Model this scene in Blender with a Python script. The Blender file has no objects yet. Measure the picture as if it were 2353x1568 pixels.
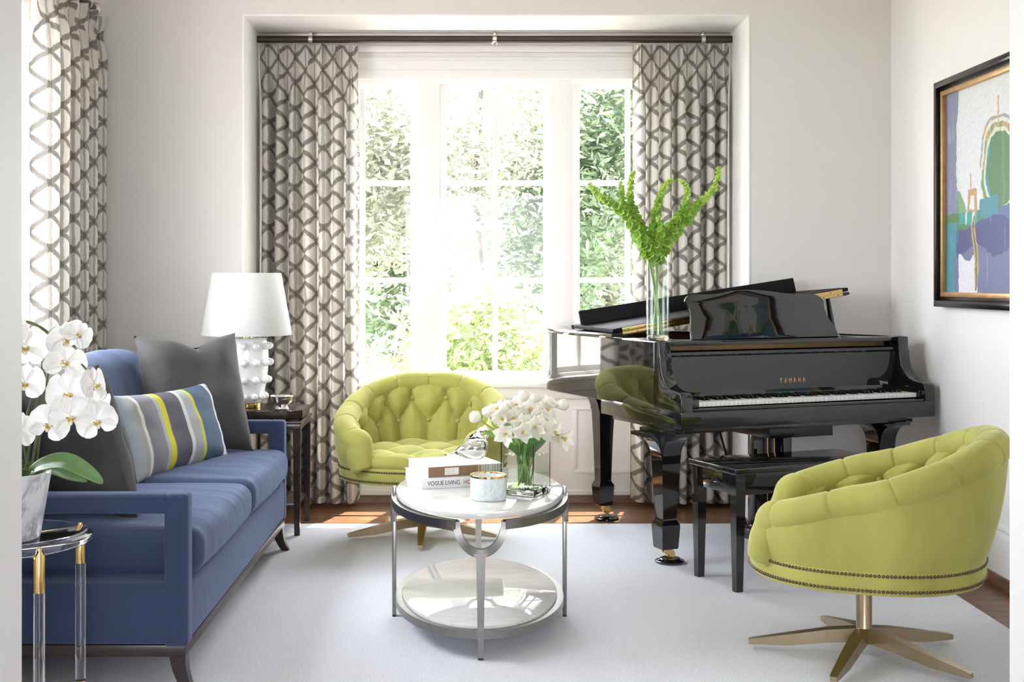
import bpy, bmesh, math, random
from mathutils import Vector, Matrix, noise
R = math.radians; PI = math.pi; sin = math.sin; cos = math.cos
S = bpy.context.scene; COL = S.collection
rng = random.Random(7)
# ---------------------------------------------------------------- camera, sky, sun, lights, exposure
cd = bpy.data.cameras.new('camera'); cam = bpy.data.objects.new('camera', cd); COL.objects.link(cam)
cam.location = (0, 0, 1.28); cam.rotation_euler = (R(90), 0, 0)
cd.sensor_fit = 'HORIZONTAL'; cd.sensor_width = 36.0; cd.lens = 36.0*2850/2353
cd.shift_x = (1176.5-1080)/2353; cd.shift_y = (643-784)/2353
cd.clip_start = 0.05; cd.clip_end = 300
S.camera = cam
S.view_settings.view_transform = 'Standard'; S.view_settings.look = 'None'
S.view_settings.gamma = 1.0; S.view_settings.use_curve_mapping = False
S.view_settings.exposure = 1.5
S.cycles.sample_clamp_indirect = 8.0
S.cycles.max_bounces = 14; S.cycles.transparent_max_bounces = 24; S.cycles.diffuse_bounces = 5
W = bpy.data.worlds.new('sky'); S.world = W; W.use_nodes = True
bg = W.node_tree.nodes['Background']; bg.inputs[0].default_value = (0.90, 0.94, 1.0, 1); bg.inputs[1].default_value = 7.0
sl = bpy.data.lights.new('sun', 'SUN'); sun = bpy.data.objects.new('sun', sl); COL.objects.link(sun)
sl.energy = 12.0; sl.angle = R(0.6); sl.color = (1, 0.93, 0.82)
sun.rotation_euler = Vector((-0.10, -0.36, -0.93)).to_track_quat('-Z', 'Y').to_euler()
def portal(name, loc, aim, sx, sy):
    """daylight portal in a wall opening: guides the sky's own light, gives none itself"""
    l = bpy.data.lights.new(name, 'AREA'); l.shape = 'RECTANGLE'; l.size = sx; l.size_y = sy; l.cycles.is_portal = True
    o = bpy.data.objects.new(name, l); COL.objects.link(o); o.location = loc
    o.rotation_euler = (Vector(aim)-Vector(loc)).to_track_quat('-Z', 'Y').to_euler(); return o
portal('hall_fill_portal', (0.2, -2.76, 1.70), (0.2, 0, 1.70), 2.2, 1.5)  # sits in the opening added behind the camera to let in fill light
portal('side_window_portal', (-2.26, 4.875, 1.58), (0, 4.875, 1.58), 2.15, 2.16)
portal('bay_window_portal', (0.144, 7.37, 1.56), (0.144, 0, 1.56), 2.22, 1.79)

# ---------------------------------------------------------------- helpers
class MB:
    """collects vertices and faces of one mesh"""
    def __init__(s): s.v = []; s.f = []; s.uv = None; s.col = None
    def add(s, vs, fs, m=None):
        o = len(s.v)
        s.v += [tuple(m @ Vector(p)) if m is not None else tuple(p) for p in vs]
        s.f += [tuple(i+o for i in f) for f in fs]; return s
    def bm(s, b, m=None):
        b.verts.ensure_lookup_table(); b.verts.index_update()
        s.add([v.co[:] for v in b.verts], [[v.index for v in f.verts] for f in b.faces], m); b.free(); return s
    def box(s, x0, x1, y0, y1, z0, z1, bev=0.0, seg=2, m=None):
        if bev <= 0:
            return s.add([(x, y, z) for z in (z0, z1) for y in (y0, y1) for x in (x0, x1)],
                         [(0, 2, 3, 1), (4, 5, 7, 6), (0, 1, 5, 4), (2, 6, 7, 3), (0, 4, 6, 2), (1, 3, 7, 5)], m)
        b = bmesh.new(); bmesh.ops.create_cube(b, size=1)
        for v in b.verts:
            v.co = ((x0+x1)/2+v.co.x*(x1-x0), (y0+y1)/2+v.co.y*(y1-y0), (z0+z1)/2+v.co.z*(z1-z0))
        bmesh.ops.bevel(b, geom=b.edges[:], offset=bev, segments=seg, profile=0.5, affect='EDGES')
        return s.bm(b, m)
    def prism(s, poly, h0, h1, ax='z', bev=0.0, m=None):
        """polygon extruded along ax; poly coordinates are the two remaining axes in order"""
        def p3(a, b, h): return {'z': (a, b, h), 'x': (h, a, b), 'y': (a, h, b)}[ax]
        n = len(poly)
        vs = [p3(a, b, h0) for a, b in poly]+[p3(a, b, h1) for a, b in poly]
        fs = [tuple(range(n-1, -1, -1)), tuple(range(n, 2*n))]+[(i, (i+1) % n, (i+1) % n+n, i+n) for i in range(n)]
        if bev <= 0: return s.add(vs, fs, m)
        b = bmesh.new(); bv = [b.verts.new(p) for p in vs]
        for f in fs: b.faces.new([bv[i] for i in f])
        bmesh.ops.recalc_face_normals(b, faces=b.faces[:])
        caps = [e for e in b.edges if any(len(f.verts) == n and n > 4 or f.index < 0 for f in e.link_faces)]
        b.faces.ensure_lookup_table()
        caps = list({e for f in (b.faces[0], b.faces[1]) for e in f.edges})
        bmesh.ops.bevel(b, geom=caps, offset=bev, segments=2, profile=0.5, affect='EDGES')
        return s.bm(b, m)
    def lathe(s, prof, n=32, c=(0, 0, 0), m=None):
        """profile of (r, z), closed at axis when r == 0"""
        rings = []; vs = []
        for r, z in prof:
            if r <= 1e-6: rings.append([len(vs)]); vs.append((c[0], c[1], c[2]+z))
            else:
                rings.append(list(range(len(vs), len(vs)+n)))
                vs += [(c[0]+r*cos(2*PI*i/n), c[1]+r*sin(2*PI*i/n), c[2]+z) for i in range(n)]
        fs = []
        for a, b in zip(rings[:-1], rings[1:]):
            for i in range(n):
                j = (i+1) % n
                if len(a) == 1 and len(b) == 1: continue
                if len(a) == 1: fs.append((a[0], b[i], b[j]))
                elif len(b) == 1: fs.append((a[i], a[j], b[0]))
                else: fs.append((a[i], a[j], b[j], b[i]))
        return s.add(vs, fs, m)
    def tube(s, pts, r, n=10, closed=False, sec=None, up=None, m=None):
        """tube along pts; r number or list; sec optional section [(a, b)] scaled by r"""
        pts = [Vector(p) for p in pts]; k = len(pts)
        rs = r if isinstance(r, (list, tuple)) else [r]*k
        sec = sec or [(cos(2*PI*i/n), sin(2*PI*i/n)) for i in range(n)]; n = len(sec)
        T = []
        for i in range(k):
            a = pts[(i-1) % k] if (closed or i > 0) else pts[i]; b = pts[(i+1) % k] if (closed or i < k-1) else pts[i]
            T.append((b-a).normalized())
        N = Vector(up) if up else (Vector((0, 0, 1)) if abs(T[0].z) < 0.9 else Vector((1, 0, 0)))
        N = (N-T[0]*N.dot(T[0])).normalized(); vs = []
        for i in range(k):
            if i:
                if up: N = Vector(up)
                N = (N-T[i]*N.dot(T[i]))
                N = N.normalized() if N.length > 1e-6 else T[i].orthogonal().normalized()
            B = T[i].cross(N)
            vs += [tuple(pts[i]+(N*a+B*b)*rs[i]) for a, b in sec]
        fs = []
        for i in range(k if closed else k-1):
            o = i*n; q = ((i+1) % k)*n
            fs += [(o+j, o+(j+1) % n, q+(j+1) % n, q+j) for j in range(n)]
        if not closed: fs += [tuple(range(n-1, -1, -1)), tuple(range((k-1)*n, k*n))]
        return s.add(vs, fs, m)
    def grid(s, nu, nv, fn, cu=False, cv=False, m=None):
        """fn(u, v) for u, v in 0..1"""
        vs = [fn(i/(nu if cu else nu-1), j/(nv if cv else nv-1)) for j in range(nv) for i in range(nu)]
        fs = []
        for j in range(nv if cv else nv-1):
            for i in range(nu if cu else nu-1):
                a = j*nu+i; b = j*nu+(i+1) % nu; c = ((j+1) % nv)*nu+(i+1) % nu; d = ((j+1) % nv)*nu+i
                fs.append((a, b, c, d))
        return s.add(vs, fs, m)
    def soft(s, hx, hy, hz, r, bulge=(0, 0, 0), k=4, flat=10, m=None, fn=None):
        """rounded, swollen box with half sizes hx, hy, hz"""
        def axis(h):
            a = [-h+r*(1-cos(PI/2*i/k)) for i in range(k)]
            return a+[-(h-r)+2*(h-r)*i/flat for i in range(flat+1)]+[-x for x in reversed(a)]
        H = (hx, hy, hz); A = [axis(h) for h in H]; vs = []; fs = []
        for d in range(3):
            e, g = (d+1) % 3, (d+2) % 3
            for sg in (-1, 1):
                o = len(vs)
                for a in A[e]:
                    for b in A[g]:
                        p = [0, 0, 0]; p[d] = sg*H[d]; p[e] = a; p[g] = b
                        q = [max(-(H[i]-r), min(H[i]-r, p[i])) for i in range(3)]
                        D = Vector(p)-Vector(q); D = D.normalized()*r if D.length > 0 else D
                        t = Vector(q)+D
                        w = [max(0, 1-(t[i]/H[i])**2) for i in range(3)]
                        t = Vector((t.x+bulge[0]*t.x/hx*w[1]*w[2], t.y+bulge[1]*t.y/hy*w[0]*w[2], t.z+bulge[2]*t.z/hz*w[0]*w[1]))
                        if fn: t = Vector(fn(t))
                        vs.append(tuple(t))
                ne, ng = len(A[e]), len(A[g])
                for i in range(ne-1):
                    for j in range(ng-1):
                        q = (o+i*ng+j, o+(i+1)*ng+j, o+(i+1)*ng+j+1, o+i*ng+j+1)
                        fs.append(q if sg > 0 else q[::-1])
        return s.add(vs, fs, m)

def mk(name, mb, mat=None, parent=None, loc=None, rot=None, smooth=38, weld=True, normals=True, kind=None):
    me = bpy.data.meshes.new(name); me.from_pydata(mb.v, [], mb.f)
    if mb.uv:
        ul = me.uv_layers.new(name='UVMap')
        for l in me.loops: ul.data[l.index].uv = mb.uv[l.vertex_index]
    if mb.col:
        ca = me.color_attributes.new('Col', 'FLOAT_COLOR', 'POINT')
        for i, c in enumerate(mb.col): ca.data[i].color = (c[0], c[1], c[2], 1)
    if weld or normals or smooth:
        b = bmesh.new(); b.from_mesh(me)
        if weld and not mb.uv and not mb.col: bmesh.ops.remove_doubles(b, verts=b.verts[:], dist=2e-6)
        if normals: bmesh.ops.recalc_face_normals(b, faces=b.faces[:])
        if smooth:
            th = R(smooth)
            for f in b.faces: f.smooth = True
            for e in b.edges:
                if len(e.link_faces) > 2 or (len(e.link_faces) == 2 and e.calc_face_angle(0) > th): e.smooth = False
        b.to_mesh(me); b.free()
    if mat:
        for m_ in (mat if isinstance(mat, (list, tuple)) else [mat]): me.materials.append(m_)
    o = bpy.data.objects.new(name, me); COL.objects.link(o)
    if parent: o.parent = parent
    if loc: o.location = loc
    if rot: o.rotation_euler = rot
    if kind: o['kind'] = kind
    return o
def tag(o, label, cat, group=None):
    o['label'] = label; o['category'] = cat
    if group: o['group'] = group
    return o
def thing(name, label, cat, loc=(0, 0, 0), rz=0, group=None):
    o = bpy.data.objects.new(name, None); COL.objects.link(o); o.empty_display_size = 0.05
    o.location = loc; o.rotation_euler = (0, 0, rz); return tag(o, label, cat, group)
def copy_tree(o, parent=None):
    c = o.copy(); COL.objects.link(c)
    if parent: c.parent = parent
    for ch in list(o.children): copy_tree(ch, c)
    return c
def inst(src, parent, loc=None, rot=None, scale=None, mw=None):
    c = src.copy(); COL.objects.link(c); c.parent = parent
    if mw is not None: c.matrix_basis = mw; return c
    if loc is not None: c.location = loc
    if rot is not None: c.rotation_euler = rot
    if scale is not None: c.scale = scale
    return c
def struct(name, mb, mat, **k): return mk(name, mb, mat, kind='structure', **k)
def at(px, py, d): return Vector(((px-1080)/2850*d, d, 1.28-(py-643)/2850*d))
def spline(P, n=8):
    """Catmull-Rom through points"""
    P = [Vector(p) for p in P]; out = []
    for i in range(len(P)-1):
        a, b, c, d = P[max(i-1, 0)], P[i], P[i+1], P[min(i+2, len(P)-1)]
        for k in range(n):
            t = k/n
            out.append(0.5*((2*b)+(c-a)*t+(2*a-5*b+4*c-d)*t*t+(3*b-a-3*c+d)*t**3))
    out.append(P[-1]); return out
def lerp(a, b, t): return a+(b-a)*t
def sstep(a, b, x):
    t = max(0, min(1, (x-a)/(b-a))); return t*t*(3-2*t)

# ---------------------------------------------------------------- materials
class NT:
    def __init__(s, name):
        s.m = bpy.data.materials.new(name); s.m.use_nodes = True; s.t = s.m.node_tree
        s.b = s.t.nodes['Principled BSDF']; s.out = s.t.nodes['Material Output']
    def n(s, typ, **kw):
        x = s.t.nodes.new(typ)
        for k, v in kw.items(): setattr(x, k, v)
        return x
    def l(s, a, b): s.t.links.new(a, b)
    def math(s, op, a, b=None, c=None):
        x = s.n('ShaderNodeMath', operation=op)
        for i, v in enumerate((a, b, c)):
            if v is None: continue
            if isinstance(v, (int, float)): x.inputs[i].default_value = v
            else: s.l(v, x.inputs[i])
        return x.outputs[0]
    def mix(s, f, a, b, bt='MIX'):
        x = s.n('ShaderNodeMix', data_type='RGBA', blend_type=bt)
        for v, i in ((f, 0), (a, 6), (b, 7)):
            if isinstance(v, (int, float)): x.inputs[i].default_value = v
            elif isinstance(v, tuple): x.inputs[i].default_value = (*v[:3], 1)
            else: s.l(v, x.inputs[i])
        return x.outputs[2]
    def coord(s, kind='Object', scale=(1, 1, 1), rot=(0, 0, 0)):
        c = s.n('ShaderNodeTexCoord'); mp = s.n('ShaderNodeMapping')
        mp.inputs['Scale'].default_value = scale; mp.inputs['Rotation'].default_value = rot
        s.l(c.outputs[kind], mp.inputs['Vector']); return mp.outputs[0]
    def noise(s, vec, scale=5, detail=4, rough=0.5, dist=0.0):
        x = s.n('ShaderNodeTexNoise'); x.inputs['Scale'].default_value = scale; x.inputs['Detail'].default_value = detail
        x.inputs['Roughness'].default_value = rough; x.inputs['Distortion'].default_value = dist
        s.l(vec, x.inputs['Vector']); return x.outputs['Fac']
    def ramp(s, f, stops):
        x = s.n('ShaderNodeValToRGB'); el = x.color_ramp.elements
        while len(el) < len(stops): el.new(0.5)
        for e, (p, c) in zip(el, stops): e.position = p; e.color = (*c[:3], 1)
        s.l(f, x.inputs[0]); return x.outputs[0]
    def bump(s, h, strength=0.3, dist=0.01):
        x = s.n('ShaderNodeBump'); x.inputs['Strength'].default_value = strength; x.inputs['Distance'].default_value = dist
        s.l(h, x.inputs['Height']); s.l(x.outputs[0], s.b.inputs['Normal']); return x
    def set(s, **kw):
        for k, v in kw.items():
            i = s.b.inputs[k.replace('_', ' ')]
            if isinstance(v, tuple): i.default_value = (*v[:3], 1)
            elif isinstance(v, (int, float)): i.default_value = v
            else: s.l(v, i)
        return s
def pm(name, col, rough=0.5, metal=0.0, spec=0.5, coat=0.0, sheen=0.0, nz=None, bump=None):
    """plain procedural: colour with slight noise variation (nz=(scale, amount)), fine relief (bump=(scale, strength))"""
    t = NT(name); t.set(Roughness=rough, Metallic=metal); t.b.inputs['Specular IOR Level'].default_value = spec
    t.b.inputs['Coat Weight'].default_value = coat; t.b.inputs['Coat Roughness'].default_value = 0.03
    if sheen:
        t.b.inputs['Sheen Weight'].default_value = sheen; t.b.inputs['Sheen Roughness'].default_value = 0.4
        t.b.inputs['Sheen Tint'].default_value = (*[min(1, c*1.5+0.1) for c in col], 1)
    sc, am = nz or (6, 0.04); v = t.coord()
    f = t.noise(v, sc, 3)
    lo = tuple(max(0, c*(1-am)) for c in col); hi = tuple(min(1, c*(1+am)) for c in col)
    t.set(Base_Color=t.ramp(f, [(0.3, lo), (0.7, hi)]))
    if bump: t.bump(t.noise(v, bump[0], 3), bump[1], 0.004)
    return t.m
def thin_glass(name, tint=(0.97, 0.99, 0.98), refl=1.0, base=0.03):
    t = NT(name); tr = t.n('ShaderNodeBsdfTransparent'); tr.inputs[0].default_value = (*tint, 1)
    gl = t.n('ShaderNodeBsdfGlossy'); gl.inputs['Roughness'].default_value = 0.01
    lw = t.n('ShaderNodeLayerWeight'); lw.inputs[0].default_value = 0.35
    f = t.math('MULTIPLY_ADD', lw.outputs['Facing'], 0.0, 0.0)
    p = t.math('POWER', lw.outputs['Facing'], 3.0); f = t.math('MULTIPLY_ADD', p, 0.75*refl, base)
    mx = t.n('ShaderNodeMixShader'); t.l(f, mx.inputs[0]); t.l(tr.outputs[0], mx.inputs[1]); t.l(gl.outputs[0], mx.inputs[2])
    t.l(mx.outputs[0], t.out.inputs['Surface']); return t.m
def clear(name, col=(1, 1, 1), ior=1.45, rough=0.0):
    t = NT(name); t.set(Base_Color=col, Roughness=rough, IOR=ior); t.b.inputs['Transmission Weight'].default_value = 1; return t.m
def translucent(name, col, tcol, f=0.35, rough=0.5, nz=(8, 0.12), sheen=0):
    m = pm(name, col, rough, nz=nz, sheen=sheen); nt = m.node_tree
    b = nt.nodes['Principled BSDF']; o = nt.nodes['Material Output']
    tr = nt.nodes.new('ShaderNodeBsdfTranslucent'); tr.inputs[0].default_value = (*tcol, 1)
    mx = nt.nodes.new('ShaderNodeMixShader'); mx.inputs[0].default_value = f
    nt.links.new(b.outputs[0], mx.inputs[1]); nt.links.new(tr.outputs[0], mx.inputs[2]); nt.links.new(mx.outputs[0], o.inputs['Surface'])
    return m
M = {}
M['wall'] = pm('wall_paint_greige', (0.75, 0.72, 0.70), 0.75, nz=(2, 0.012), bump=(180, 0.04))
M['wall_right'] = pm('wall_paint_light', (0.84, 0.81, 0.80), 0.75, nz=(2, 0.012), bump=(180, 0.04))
M['white'] = pm('trim_white_paint', (0.91, 0.89, 0.885), 0.4, nz=(3, 0.01))
M['jamb'] = pm('jamb_white_paint', (0.93, 0.93, 0.94), 0.5, nz=(3, 0.01))
M['ceiling'] = pm('ceiling_paint', (0.85, 0.85, 0.84), 0.8)
M['black'] = pm('black_piano_lacquer', (0.006, 0.006, 0.007), 0.04, spec=0.55, coat=0.6, nz=(3, 0.05))
M['satin_black'] = pm('black_satin_lacquer', (0.008, 0.008, 0.009), 0.18, spec=0.5)
M['inner_wood'] = pm('piano_inner_mahogany', (0.09, 0.028, 0.015), 0.35, nz=(10, 0.3))
M['gold_plate'] = pm('gold_painted_plate', (0.62, 0.42, 0.15), 0.35, metal=0.7)
M['brass'] = pm('brass', (0.78, 0.55, 0.22), 0.2, metal=1.0)
M['bronze'] = pm('brushed_bronze', (0.50, 0.40, 0.27), 0.3, metal=1.0, nz=(30, 0.06))
M['pewter'] = pm('brushed_pewter', (0.27, 0.26, 0.25), 0.33, metal=1.0, nz=(40, 0.06))
M['silver'] = pm('polished_silver', (0.85, 0.83, 0.80), 0.08, metal=1.0)
M['nickel'] = pm('brushed_nickel', (0.62, 0.59, 0.55), 0.3, metal=1.0)
M['nail'] = pm('antique_nailhead', (0.16, 0.11, 0.07), 0.35, metal=0.9)
M['gold'] = pm('gold_rim', (0.85, 0.55, 0.25), 0.12, metal=1.0)
M['ivory'] = pm('white_key_ivory', (0.86, 0.85, 0.82), 0.25)
M['espresso'] = pm('espresso_wood', (0.022, 0.013, 0.010), 0.25, nz=(25, 0.3))
M['plinth'] = pm('plinth_dark_wood', (0.03, 0.016, 0.014), 0.3, nz=(25, 0.25))
M['rod'] = pm('curtain_rod_dark_bronze', (0.045, 0.03, 0.025), 0.35, metal=0.3)
M['ceramic'] = pm('white_glazed_ceramic', (0.86, 0.86, 0.86), 0.22, coat=0.3)
M['shade'] = translucent('white_linen_shade', (0.82, 0.82, 0.81), (0.85, 0.84, 0.82), 0.35, 0.8, nz=(40, 0.02))
M['glass_pane'] = thin_glass('window_glass', (0.98, 0.99, 0.985), 0.5, 0.02)
M['glass'] = thin_glass('clear_vase_glass', (0.965, 0.985, 0.975), 1.0, 0.04)
M['glass_solid'] = clear('solid_clear_glass', (1, 1, 1), 1.45)
M['acrylic'] = clear('clear_acrylic', (0.99, 0.99, 1.0), 1.49)
M['water'] = thin_glass('water', (0.94, 0.985, 0.95), 0.6, 0.02)
M['stem'] = pm('green_stem', (0.26, 0.42, 0.12), 0.45, nz=(20, 0.2))
M['stem_pale'] = pm('pale_green_stem', (0.36, 0.48, 0.20), 0.45, nz=(20, 0.15))
M['tulip_leaf'] = translucent('tulip_leaf', (0.14, 0.30, 0.07), (0.3, 0.55, 0.1), 0.25, 0.4)
M['tulip'] = translucent('white_tulip_petal', (0.88, 0.87, 0.80), (0.95, 0.92, 0.8), 0.3, 0.5, nz=(12, 0.04))
M['pollen'] = pm('yellow_stamen', (0.65, 0.45, 0.10), 0.6)
M['bell'] = translucent('green_bell_calyx', (0.38, 0.58, 0.10), (0.6, 0.85, 0.18), 0.35, 0.45, nz=(30, 0.25))
M['bell_light'] = translucent('light_green_bell_calyx', (0.56, 0.74, 0.17), (0.75, 0.9, 0.3), 0.35, 0.45, nz=(30, 0.2))
M['orchid'] = translucent('white_orchid_petal', (0.87, 0.86, 0.85), (0.95, 0.93, 0.9), 0.25, 0.5, nz=(10, 0.03))
def lip_mat():
    t = NT('orchid_lip'); f = t.noise(t.coord(), 90, 3)
    t.set(Base_Color=t.ramp(f, [(0.30, (0.30, 0.10, 0.04)), (0.42, (0.68, 0.50, 0.12)), (0.55, (0.80, 0.76, 0.62)), (0.7, (0.84, 0.82, 0.78))]), Roughness=0.5); return t.m
M['orchid_lip'] = lip_mat()
M['orchid_leaf'] = pm('orchid_leaf', (0.10, 0.20, 0.06), 0.35, nz=(12, 0.2))
M['orchid_stem'] = pm('orchid_stem', (0.10, 0.12, 0.04), 0.5, nz=(20, 0.4))
M['moss'] = pm('green_moss', (0.07, 0.12, 0.02), 0.9, nz=(60, 0.5), bump=(120, 0.8))
M['paper'] = pm('book_pages', (0.84, 0.82, 0.78), 0.8, nz=(60, 0.05))
M['cover_white'] = pm('white_book_cover', (0.76, 0.76, 0.77), 0.3)
M['ink'] = pm('black_ink', (0.02, 0.02, 0.02), 0.5)
M['ink_red'] = pm('red_ink', (0.45, 0.05, 0.06), 0.5)
M['grey_velvet'] = pm('grey_velvet', (0.058, 0.056, 0.055), 0.85, sheen=0.55, nz=(5, 0.25), bump=(250, 0.15))
M['iron'] = pm('lead_bumper', (0.02, 0.02, 0.02), 0.6)
def fabric_green():
    t = NT('chartreuse_velvet'); v = t.coord()
    f = t.noise(t.coord(scale=(2.2, 2.2, 0.7)), 3.5, 3); f2 = t.noise(v, 420, 2)  # upright streaks of velvet sheen, put into the base colour
    t.set(Base_Color=t.ramp(f, [(0.3, (0.35, 0.33, 0.085)), (0.7, (0.45, 0.43, 0.115))]), Roughness=0.8)
    t.b.inputs['Sheen Weight'].default_value = 0.55; t.b.inputs['Sheen Roughness'].default_value = 0.35
    t.b.inputs['Sheen Tint'].default_value = (0.9, 0.95, 0.62, 1); t.b.inputs['Specular IOR Level'].default_value = 0.2
    t.bump(f2, 0.12, 0.002); return t.m
M['green'] = fabric_green()
def fabric_blue():
    t = NT('navy_herringbone_weave'); v = t.coord()
    sep = t.n('ShaderNodeSeparateXYZ'); t.l(v, sep.inputs[0])
    s_ = t.math('ADD', sep.outputs[0], sep.outputs[1])
    zz = t.math('PINGPONG', s_, 0.011)
    ph = t.math('ADD', zz, sep.outputs[2])
    w = t.math('SINE', t.math('MULTIPLY', ph, 1150.0))
    w = t.math('MULTIPLY_ADD', w, 0.5, 0.5)
    nz_ = t.noise(v, 500, 2); f = t.math('MULTIPLY_ADD', nz_, 0.7, t.math('MULTIPLY', w, 0.35))
    big = t.noise(v, 3, 2)
    c = t.ramp(f, [(0.25, (0.018, 0.026, 0.054)), (0.75, (0.046, 0.067, 0.142))])
    t.set(Base_Color=t.mix(t.math('MULTIPLY', big, 0.35), c, (0.06, 0.082, 0.155)), Roughness=0.85)
    t.b.inputs['Sheen Weight'].default_value = 0.35; t.b.inputs['Sheen Tint'].default_value = (0.5, 0.6, 0.9, 1)
    t.b.inputs['Specular IOR Level'].default_value = 0.2
    wr = t.noise(t.coord(scale=(2.2, 16, 4)), 2.2, 3, 0.5, 0.6)
    hh = t.math('MULTIPLY_ADD', f, 0.10, t.math('MULTIPLY', wr, 0.6))
    t.bump(hh, 0.22, 0.02); return t.m
M['blue'] = fabric_blue()
def rug_mat():
    t = NT('pale_grey_wool_pile'); v = t.coord()
    a = t.noise(v, 170, 3, 0.75); b_ = t.noise(v, 3, 3)
    c = t.ramp(a, [(0.3, (0.59, 0.60, 0.66)), (0.7, (0.90, 0.91, 0.98))])
    t.set(Base_Color=t.mix(t.math('MULTIPLY', b_, 0.3), c, (0.80, 0.80, 0.85)), Roughness=0.95)
    t.b.inputs['Specular IOR Level'].default_value = 0.1
    t.bump(a, 0.6, 0.006); return t.m
M['rug'] = rug_mat()
def wood_floor(i, k):
    t = NT('oak_floor_board'); v = t.coord(scale=(1.0, 7.0, 7.0))
    n1 = t.noise(v, 3.0, 5, 0.6, 1.2)
    r = t.math('FRACT', t.math('MULTIPLY', n1, 9.0))
    n2 = t.noise(t.coord(scale=(3, 90, 90)), 3, 3)
    f = t.math('MULTIPLY_ADD', n2, 0.45, t.math('MULTIPLY', r, 0.5))
    a = tuple(c*k for c in (0.075, 0.030, 0.013)); b_ = tuple(c*k for c in (0.25, 0.115, 0.052))
    t.set(Base_Color=t.ramp(f, [(0.15, a), (0.85, b_)]), Roughness=0.28); t.b.inputs['Coat Weight'].default_value = 0.15
    return t.m
M['floor'] = [wood_floor(i, k) for i, k in enumerate((0.85, 1.0, 1.15))]
M['shoe'] = pm('oak_shoe_moulding', (0.16, 0.065, 0.03), 0.35, nz=(12, 0.3))
def marble(name, base, vein, sc=3.0, amt=0.6, rough=0.06, stretch=(1, 1, 1), width=0.06):
    t = NT(name); v = t.coord(scale=stretch)
    d = t.noise(v, sc, 6, 0.55, 1.6)
    a = t.math('ABSOLUTE', t.math('SUBTRACT', d, 0.5))
    k = t.math('SUBTRACT', 1.0, t.math('MINIMUM', t.math('DIVIDE', a, width), 1.0))
    k = t.math('MULTIPLY', t.math('POWER', k, 1.5), amt)
    d2 = t.noise(v, sc*0.6, 3)
    k = t.math('MULTIPLY', k, t.math('MULTIPLY_ADD', d2, 1.6, -0.25)); k = t.math('MAXIMUM', k, 0.0)
    t.set(Base_Color=t.mix(k, base, vein), Roughness=rough); t.b.inputs['Coat Weight'].default_value = 0.3
    return t.m
M['marble'] = marble('white_table_marble', (0.74, 0.725, 0.705), (0.42, 0.40, 0.375), 2.2, 0.5, 0.05, (1, 3.2, 1), 0.03)
M['pot'] = marble('blue_grey_marbled_pot', (0.80, 0.82, 0.86), (0.16, 0.19, 0.27), 9, 0.95, 0.3, (1, 1, 0.6), 0.10)
M['candle'] = marble('pale_aqua_marbled_cup', (0.76, 0.84, 0.86), (0.36, 0.45, 0.48), 14, 0.8, 0.25, (1, 1, 1.4), 0.06)
def curtain_mat():
    t = NT('ikat_lattice_curtain'); uv = t.n('ShaderNodeTexCoord').outputs['UV']
    nn = t.n('ShaderNodeTexNoise'); nn.inputs['Scale'].default_value = 22; nn.inputs['Detail'].default_value = 3
    t.l(uv, nn.inputs['Vector'])
    vm = t.n('ShaderNodeVectorMath', operation='SCALE'); vm.inputs['Scale'].default_value = 0.022
    sb = t.n('ShaderNodeVectorMath', operation='SUBTRACT'); t.l(nn.outputs['Color'], sb.inputs[0]); sb.inputs[1].default_value = (.5, .5, .5)
    t.l(sb.outputs[0], vm.inputs[0]); ad = t.n('ShaderNodeVectorMath', operation='ADD'); t.l(uv, ad.inputs[0]); t.l(vm.outputs[0], ad.inputs[1])
    sp = t.n('ShaderNodeSeparateXYZ'); t.l(ad.outputs[0], sp.inputs[0]); u, v = sp.outputs[0], sp.outputs[1]
    p = 0.150; h = p*0.866
    c2 = t.math('ADD', t.math('MULTIPLY', u, 0.5), t.math('MULTIPLY', v, 0.866))
    c3 = t.math('SUBTRACT', t.math('MULTIPLY', u, 0.5), t.math('MULTIPLY', v, 0.866))
    d1 = t.math('PINGPONG', u, h/2); d2 = t.math('PINGPONG', c2, h/2); d3 = t.math('PINGPONG', c3, h/2)
    dd = t.math('MINIMUM', d2, d3)
    fine = t.noise(uv, 90, 3)
    dj = t.math('ADD', dd, t.math('MULTIPLY', t.math('SUBTRACT', fine, 0.5), 0.006))
    base = (0.66, 0.625, 0.585)
    rr = t.ramp(t.math('MULTIPLY', dj, 25.0), [(0.0, (0.19, 0.175, 0.155)), (0.14, (0.28, 0.26, 0.235)), (0.24, (0.17, 0.155, 0.14)), (0.31, (0.54, 0.51, 0.475)), (0.42, base)])
    r1 = t.ramp(t.math('MULTIPLY', t.math('ADD', d1, t.math('MULTIPLY', t.math('SUBTRACT', fine, 0.5), 0.006)), 25.0), [(0.0, (0.38, 0.355, 0.28)), (0.16, (0.45, 0.42, 0.35)), (0.22, (0.30, 0.28, 0.24)), (0.30, base), (1.0, base)])
    r1m = t.ramp(t.math('MULTIPLY', d1, 25.0), [(0.0, (0.55, 0.55, 0.5)), (0.14, (0.62, 0.62, 0.58)), (0.2, (0.45, 0.44, 0.42)), (0.28, (1, 1, 1)), (1, (1, 1, 1))])
    c = t.mix(1.0, rr, r1m, 'MULTIPLY')
    t.set(Base_Color=c, Roughness=0.75); t.b.inputs['Specular IOR Level'].default_value = 0.2
    t.bump(t.noise(uv, 600, 2), 0.1, 0.002)
    tr = t.n('ShaderNodeBsdfTranslucent'); t.l(c, tr.inputs[0]); mx = t.n('ShaderNodeMixShader'); mx.inputs[0].default_value = 0.13
    t.l(t.b.outputs[0], mx.inputs[1]); t.l(tr.outputs[0], mx.inputs[2]); t.l(mx.outputs[0], t.out.inputs['Surface'])
    return t.m
M['curtain'] = curtain_mat()
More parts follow.
